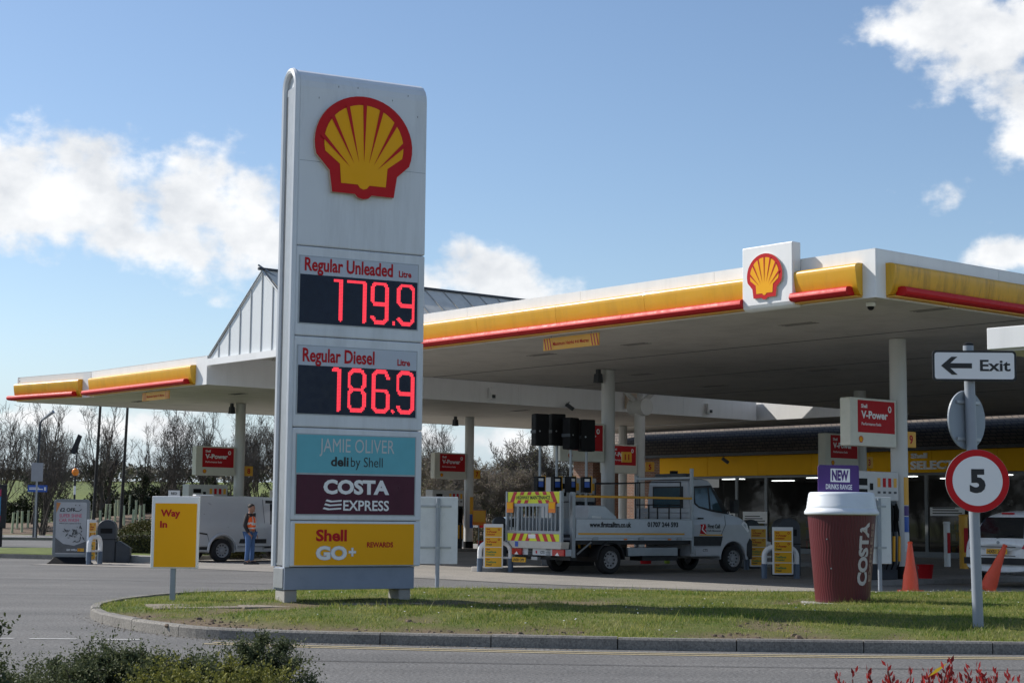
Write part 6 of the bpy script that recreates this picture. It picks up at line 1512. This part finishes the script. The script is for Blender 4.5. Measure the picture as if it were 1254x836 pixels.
def hedge(loc, rz, L_, Wd, H, n, mat, label, seed):
    rg = np.random.default_rng(seed); t = thing('clipped_hedge', loc, rz, label, 'hedge'); u = rg.uniform(-1, 1, (n, 3)); k = rg.integers(0, 5, n)
    for i, (a, s) in enumerate(((0, 1), (1, -1), (1, 1), (2, 1), (2, 1))): m_ = k == i; u[m_, a] = s
    e = np.abs(u) ** 6; f = (1 + .0 * e.sum(1)); top = (1 - .35 * np.abs(u[:, 0]) ** 4)
    P = np.stack([u[:, 0] * L_ / 2 * (1 - .12 * (u[:, 2] > .5)), u[:, 1] * Wd / 2 * (1 - .22 * np.clip(u[:, 2], 0, 1) ** 2), (u[:, 2] * .5 + .5) * H * top], 1)
    P += rg.normal(0, .035, P.shape); P += np.array([[0, 0, .07 * value(p[0] * 1.3, p[1] * 1.3, 1, 2)] for p in P])
    soup('foliage', leaves_at(P, .075, rg, up=.5), mat, t, np.clip(rg.normal(.5, .25, n), 0, 1))
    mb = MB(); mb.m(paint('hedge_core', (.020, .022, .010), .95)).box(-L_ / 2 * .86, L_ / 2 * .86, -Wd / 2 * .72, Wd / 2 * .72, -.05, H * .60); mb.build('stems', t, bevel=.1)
hedge((-10.6, 54.2, .10), -20, 4.6, 2.0, 1.02, 16000, OLV, 'clipped olive-green hedge behind the litter bin', 5)
hedge((-6.3, 58.0, .10), -10, 5.2, 2.0, 1.0, 12000, OLV, 'clipped hedge behind the silver van', 6)
s1_ = shrub('round_shrub', 14, (.42, .4, .62), 1500, .07, EVG, 'small round dark shrub left of the car wash poster')
s1_.location = (-12.95, 51.8, .14)
# far woodland along the crest of the hill
rg_ = np.random.default_rng(77); n_ = 9000
px_ = rg_.uniform(-110, -12, n_); py_ = 268 + rg_.normal(0, 5, n_)
hh = .62 * np.array([2.2 + 3.2 * max(0, value(x, 0, .06, 3) + .25) for x in px_]) * rg_.uniform(0, 1, n_) ** .7
P_ = np.stack([px_, py_, np.array([land(x, y) for x, y in zip(px_, py_)]) + hh], 1)
o = soup('distant_wood', leaves_at(P_, .75, rg_), leafm('distant_leaf', (.06, .058, .045), (.13, .12, .085), .5, .1), None, rg_.uniform(0, 1, n_)); tag(o, kind='stuff')
# tree guards
GUARD = paint('tree_guard_green', (.46, .52, .34), .5, var=.12, scale=3)
mb = MB(); mb.m(GUARD).lathe([(.065, -.15), (.06, 1.25)], 10, caps=False); mb.m(paint('guard_rim', (.50, .53, .40), .5)).lathe([(.07, 1.21), (.072, 1.26)], 10, caps=False)
g0 = tag(mb.build('tree_guard', smooth=True), 'pale green sapling guard tube standing on the bare earth bank', 'tree guard', 'sapling guards on the earth bank')
rr = random.Random(4); n = 0
def to_xy(px, Y): return (px - 627) / 2036 * Y
for px in (2, 21, 27, 33, 40, 48, 57, 60, 73, 105, 109, 118, 128, 134, 139, 146, 147, 150, 157, 163, 167, 171, 176, 181, 114, 203, 227, 66, 154, 8):
    y = rr.uniform(104.5, 117) if px > 60 else rr.uniform(103.5, 108); x = to_xy(px, y); z = land(x, y) - .1
    o = g0 if n == 0 else g0.copy()
    if n: COL.objects.link(o)
    o.location = (x, y, z); o.rotation_euler = (rr.uniform(-.05, .05), rr.uniform(-.05, .05), 0); s = rr.uniform(.85, 1.1); o.scale = (1.25, 1.25, s); n += 1

# --- foreground planting
JUN = leafm('juniper_needle', (.022, .036, .014), (.125, .145, .065), 8, .2, .8)
COT = leafm('cotoneaster_leaf', (.035, .045, .010), (.21, .21, .045), 10, .25, .75)
def spray_shrub(name, label, loc, size, n_br, per, leaf, mat, seed, droop=.0, rise=.5, asp=.4, out=.8, stem=None, fill=0, tuft=40):
    """branches radiating from the base, each clothed in small leaves along many side sprigs"""
    rg = np.random.default_rng(seed); t = thing(name, loc, 0, label, 'shrub'); mb = MB(); mb.m(stem or BARK); Q = []; T = []
    for b in range(n_br):
        a = rg.uniform(0, 2 * pi); R_ = rg.uniform(.25, 1) ** .6; d = np.array([cos(a) * size[0], sin(a) * size[1], 0]) * R_
        hz = size[2] * (1 - .45 * R_ ** 2) * rg.uniform(.72, 1.08); p0 = d * .25 + np.array([0, 0, .02]); p3 = d + np.array([0, 0, hz]); c = d * .75 + np.array([0, 0, hz * (.75 + droop)])
        ts = np.linspace(0, 1, 7); pts = [(1 - s) ** 2 * p0 + 2 * s * (1 - s) * c + s * s * p3 for s in ts]
        mb.tube([tuple(p) for p in pts], list(np.linspace(.012, .003, 7)), 4, caps=False)
        tdir = pts[-1] - pts[-2]; tdir /= np.linalg.norm(tdir)
        for k in range(per):
            s = rg.uniform(.35, 1.0) ** .7; i = min(int(s * 6), 5); p = pts[i] + (pts[i + 1] - pts[i]) * (s * 6 - i)
            sd = rg.normal(0, 1, 3); sd[2] = abs(sd[2]) * rise + .15; sd += tdir * out; sd /= np.linalg.norm(sd); L_ = rg.uniform(.05, .17)
            m_ = 11; u = np.linspace(.05, 1, m_); P = p + np.outer(u * L_, sd) + rg.normal(0, .006, (m_, 3))
            q = leaves_at(P, leaf, rg, asp, .2); q += (sd * leaf * .4)[None, None]; Q.append(q); T.append(np.full(m_, np.clip(rg.normal(.35 + .35 * s, .18), 0, 1)))
    for b in range(fill):                       # feathery tufts crowding the outer surface
        d = rg.normal(0, 1, 3); d[2] = abs(d[2]); d /= np.linalg.norm(d); k_ = rg.uniform(.60, .98) * (.92 + .30 * value(d[0] * 2.2 + seed, d[1] * 2.2 + d[2], 1.0, seed))
        c = d * k_ * np.array(size) - d * .04
        for k in range(tuft):
            sd = d * .55 + rg.normal(0, .55, 3); sd[2] += rise * .5; sd /= np.linalg.norm(sd); L_ = rg.uniform(.04, .11) * (1.7 if rg.random() < .06 else 1)
            u = np.linspace(.1, 1, 12); P = c + np.outer(u * L_, sd) + np.outer(u * u * L_ * .25, rg.normal(0, 1, 3)) + rg.normal(0, .003, (12, 3))
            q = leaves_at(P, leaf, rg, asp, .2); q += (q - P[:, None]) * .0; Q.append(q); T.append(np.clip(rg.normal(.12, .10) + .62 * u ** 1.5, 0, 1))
    mb.build('stems', t)
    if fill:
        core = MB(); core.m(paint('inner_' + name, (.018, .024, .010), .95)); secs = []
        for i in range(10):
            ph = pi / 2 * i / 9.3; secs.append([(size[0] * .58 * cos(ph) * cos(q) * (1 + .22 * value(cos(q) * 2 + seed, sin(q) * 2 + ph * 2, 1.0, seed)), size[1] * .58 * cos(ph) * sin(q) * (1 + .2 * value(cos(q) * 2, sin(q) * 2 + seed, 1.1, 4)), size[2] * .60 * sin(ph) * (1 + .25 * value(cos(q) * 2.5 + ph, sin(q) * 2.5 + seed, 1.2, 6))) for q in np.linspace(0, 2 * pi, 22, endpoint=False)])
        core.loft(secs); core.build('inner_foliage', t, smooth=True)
    soup('foliage', np.concatenate(Q), mat, t, np.concatenate(T)); return t
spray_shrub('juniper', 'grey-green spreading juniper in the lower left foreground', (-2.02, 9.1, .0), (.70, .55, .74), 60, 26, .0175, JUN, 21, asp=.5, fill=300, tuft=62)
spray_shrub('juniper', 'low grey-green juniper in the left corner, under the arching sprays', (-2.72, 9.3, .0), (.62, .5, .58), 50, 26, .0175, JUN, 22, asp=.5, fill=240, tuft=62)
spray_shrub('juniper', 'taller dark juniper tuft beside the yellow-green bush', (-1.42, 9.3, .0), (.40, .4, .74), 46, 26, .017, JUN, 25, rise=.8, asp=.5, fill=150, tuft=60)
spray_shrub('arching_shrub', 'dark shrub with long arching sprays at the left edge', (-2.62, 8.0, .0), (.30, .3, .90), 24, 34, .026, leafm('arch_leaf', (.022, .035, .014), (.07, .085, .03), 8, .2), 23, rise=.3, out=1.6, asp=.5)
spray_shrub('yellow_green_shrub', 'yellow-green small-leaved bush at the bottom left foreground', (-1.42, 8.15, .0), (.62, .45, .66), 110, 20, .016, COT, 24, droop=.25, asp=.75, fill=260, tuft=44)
# photinia shoots with red young leaves
PRED = leafm('photinia_red', (.14, .010, .014), (.38, .032, .028), 12, .3, .35); PDK = leafm('photinia_dark', (.05, .012, .014), (.05, .065, .02), 12, .2, .4); PGR = leafm('photinia_green', (.05, .075, .02), (.22, .20, .03), 12, .25, .35)
def photinia(loc, seed, label, n=11, wx=.26, hz=.72):
    rg = np.random.default_rng(seed); t = thing('photinia', loc, 0, label, 'shrub', 'red-tipped shrubs in the lower right foreground'); mb = MB(); mb.m(paint('photinia_stem', (.09, .025, .02), .6)); red = []; dk = []; grn = []
    for k in range(n):
        x, y = rg.normal(0, wx * .6), rg.normal(0, .16); h = hz * rg.uniform(.80, 1.03); top = np.array([x + rg.normal(0, .03), y, h]); mb.tube([(x * .4, y * .4, 0), (x * .8, y * .8, h * .6), tuple(top)], [.008, .006, .003], 5, caps=False)
        for j in range(17):
            s = rg.uniform(-.03, .17); b = top - np.array([rg.normal(0, .006), rg.normal(0, .006), s]); a = rg.uniform(0, 6.28); upw = rg.uniform(1.1, 3.2); d = np.array([cos(a), sin(a), upw]); d /= np.linalg.norm(d); L_ = rg.uniform(.022, .043); e = np.cross(d, [cos(a + 1.5), sin(a + 1.5), .2]); e /= np.linalg.norm(e); w = L_ * .20
            red.append([b, b + d * L_ * .45 + e * w, b + d * L_, b + d * L_ * .45 - e * w])
        for j in range(26):
            s = rg.uniform(.14, .55); b = np.array([x, y, 0]) * .85 + np.array([rg.normal(0, .05), rg.normal(0, .05), h - s]); a = rg.uniform(0, 6.28); d = np.array([cos(a), sin(a), rg.uniform(-.1, .8)]); d /= np.linalg.norm(d); L_ = rg.uniform(.05, .09); e = np.cross(d, [0, 0, 1]); e /= np.linalg.norm(e); w = L_ * .24
            (dk if rg.random() < .62 else grn).append([b, b + d * L_ * .5 + e * w + np.array([0, 0, .01]), b + d * L_, b + d * L_ * .5 - e * w + np.array([0, 0, .01])])
    mb.build('stems', t); soup('young_leaves', red, PRED, t, rg.uniform(0, 1, len(red))); soup('dark_leaves', dk, PDK, t, rg.uniform(0, 1, len(dk))); soup('green_leaves', grn, PGR, t, rg.uniform(0, 1, len(grn)))
for i, (x, lab) in enumerate(((1.60, 'leftmost red-tipped photinia, short and sparse'), (1.80, 'tallest red-tipped photinia with one yellow leaf on top'), (2.0, 'dense red-tipped photinia right of the tallest one'), (2.22, 'red-tipped photinia fanning out near the right edge'), (2.44, 'rightmost red-tipped photinia at the picture edge'))):
    photinia((x, 7.55, .0), 60 + i, lab, (10, 26, 36, 32, 32)[i], hz=(.655, .745, .70, .695, .70)[i])
t = [o for o in COL.objects if o.name.startswith('photinia') and 'tallest red' in o.get('label', '') and o['label'].startswith('tallest')][0]
soup('yellow_leaf', [[(.07, -.02, .71), (.10, -.03, .745), (.155, -.03, .775), (.12, -.01, .735)]], leafm('yellow_leaf', (.40, .30, .02), (.45, .34, .03), 5, .3), t, np.array([.5]))
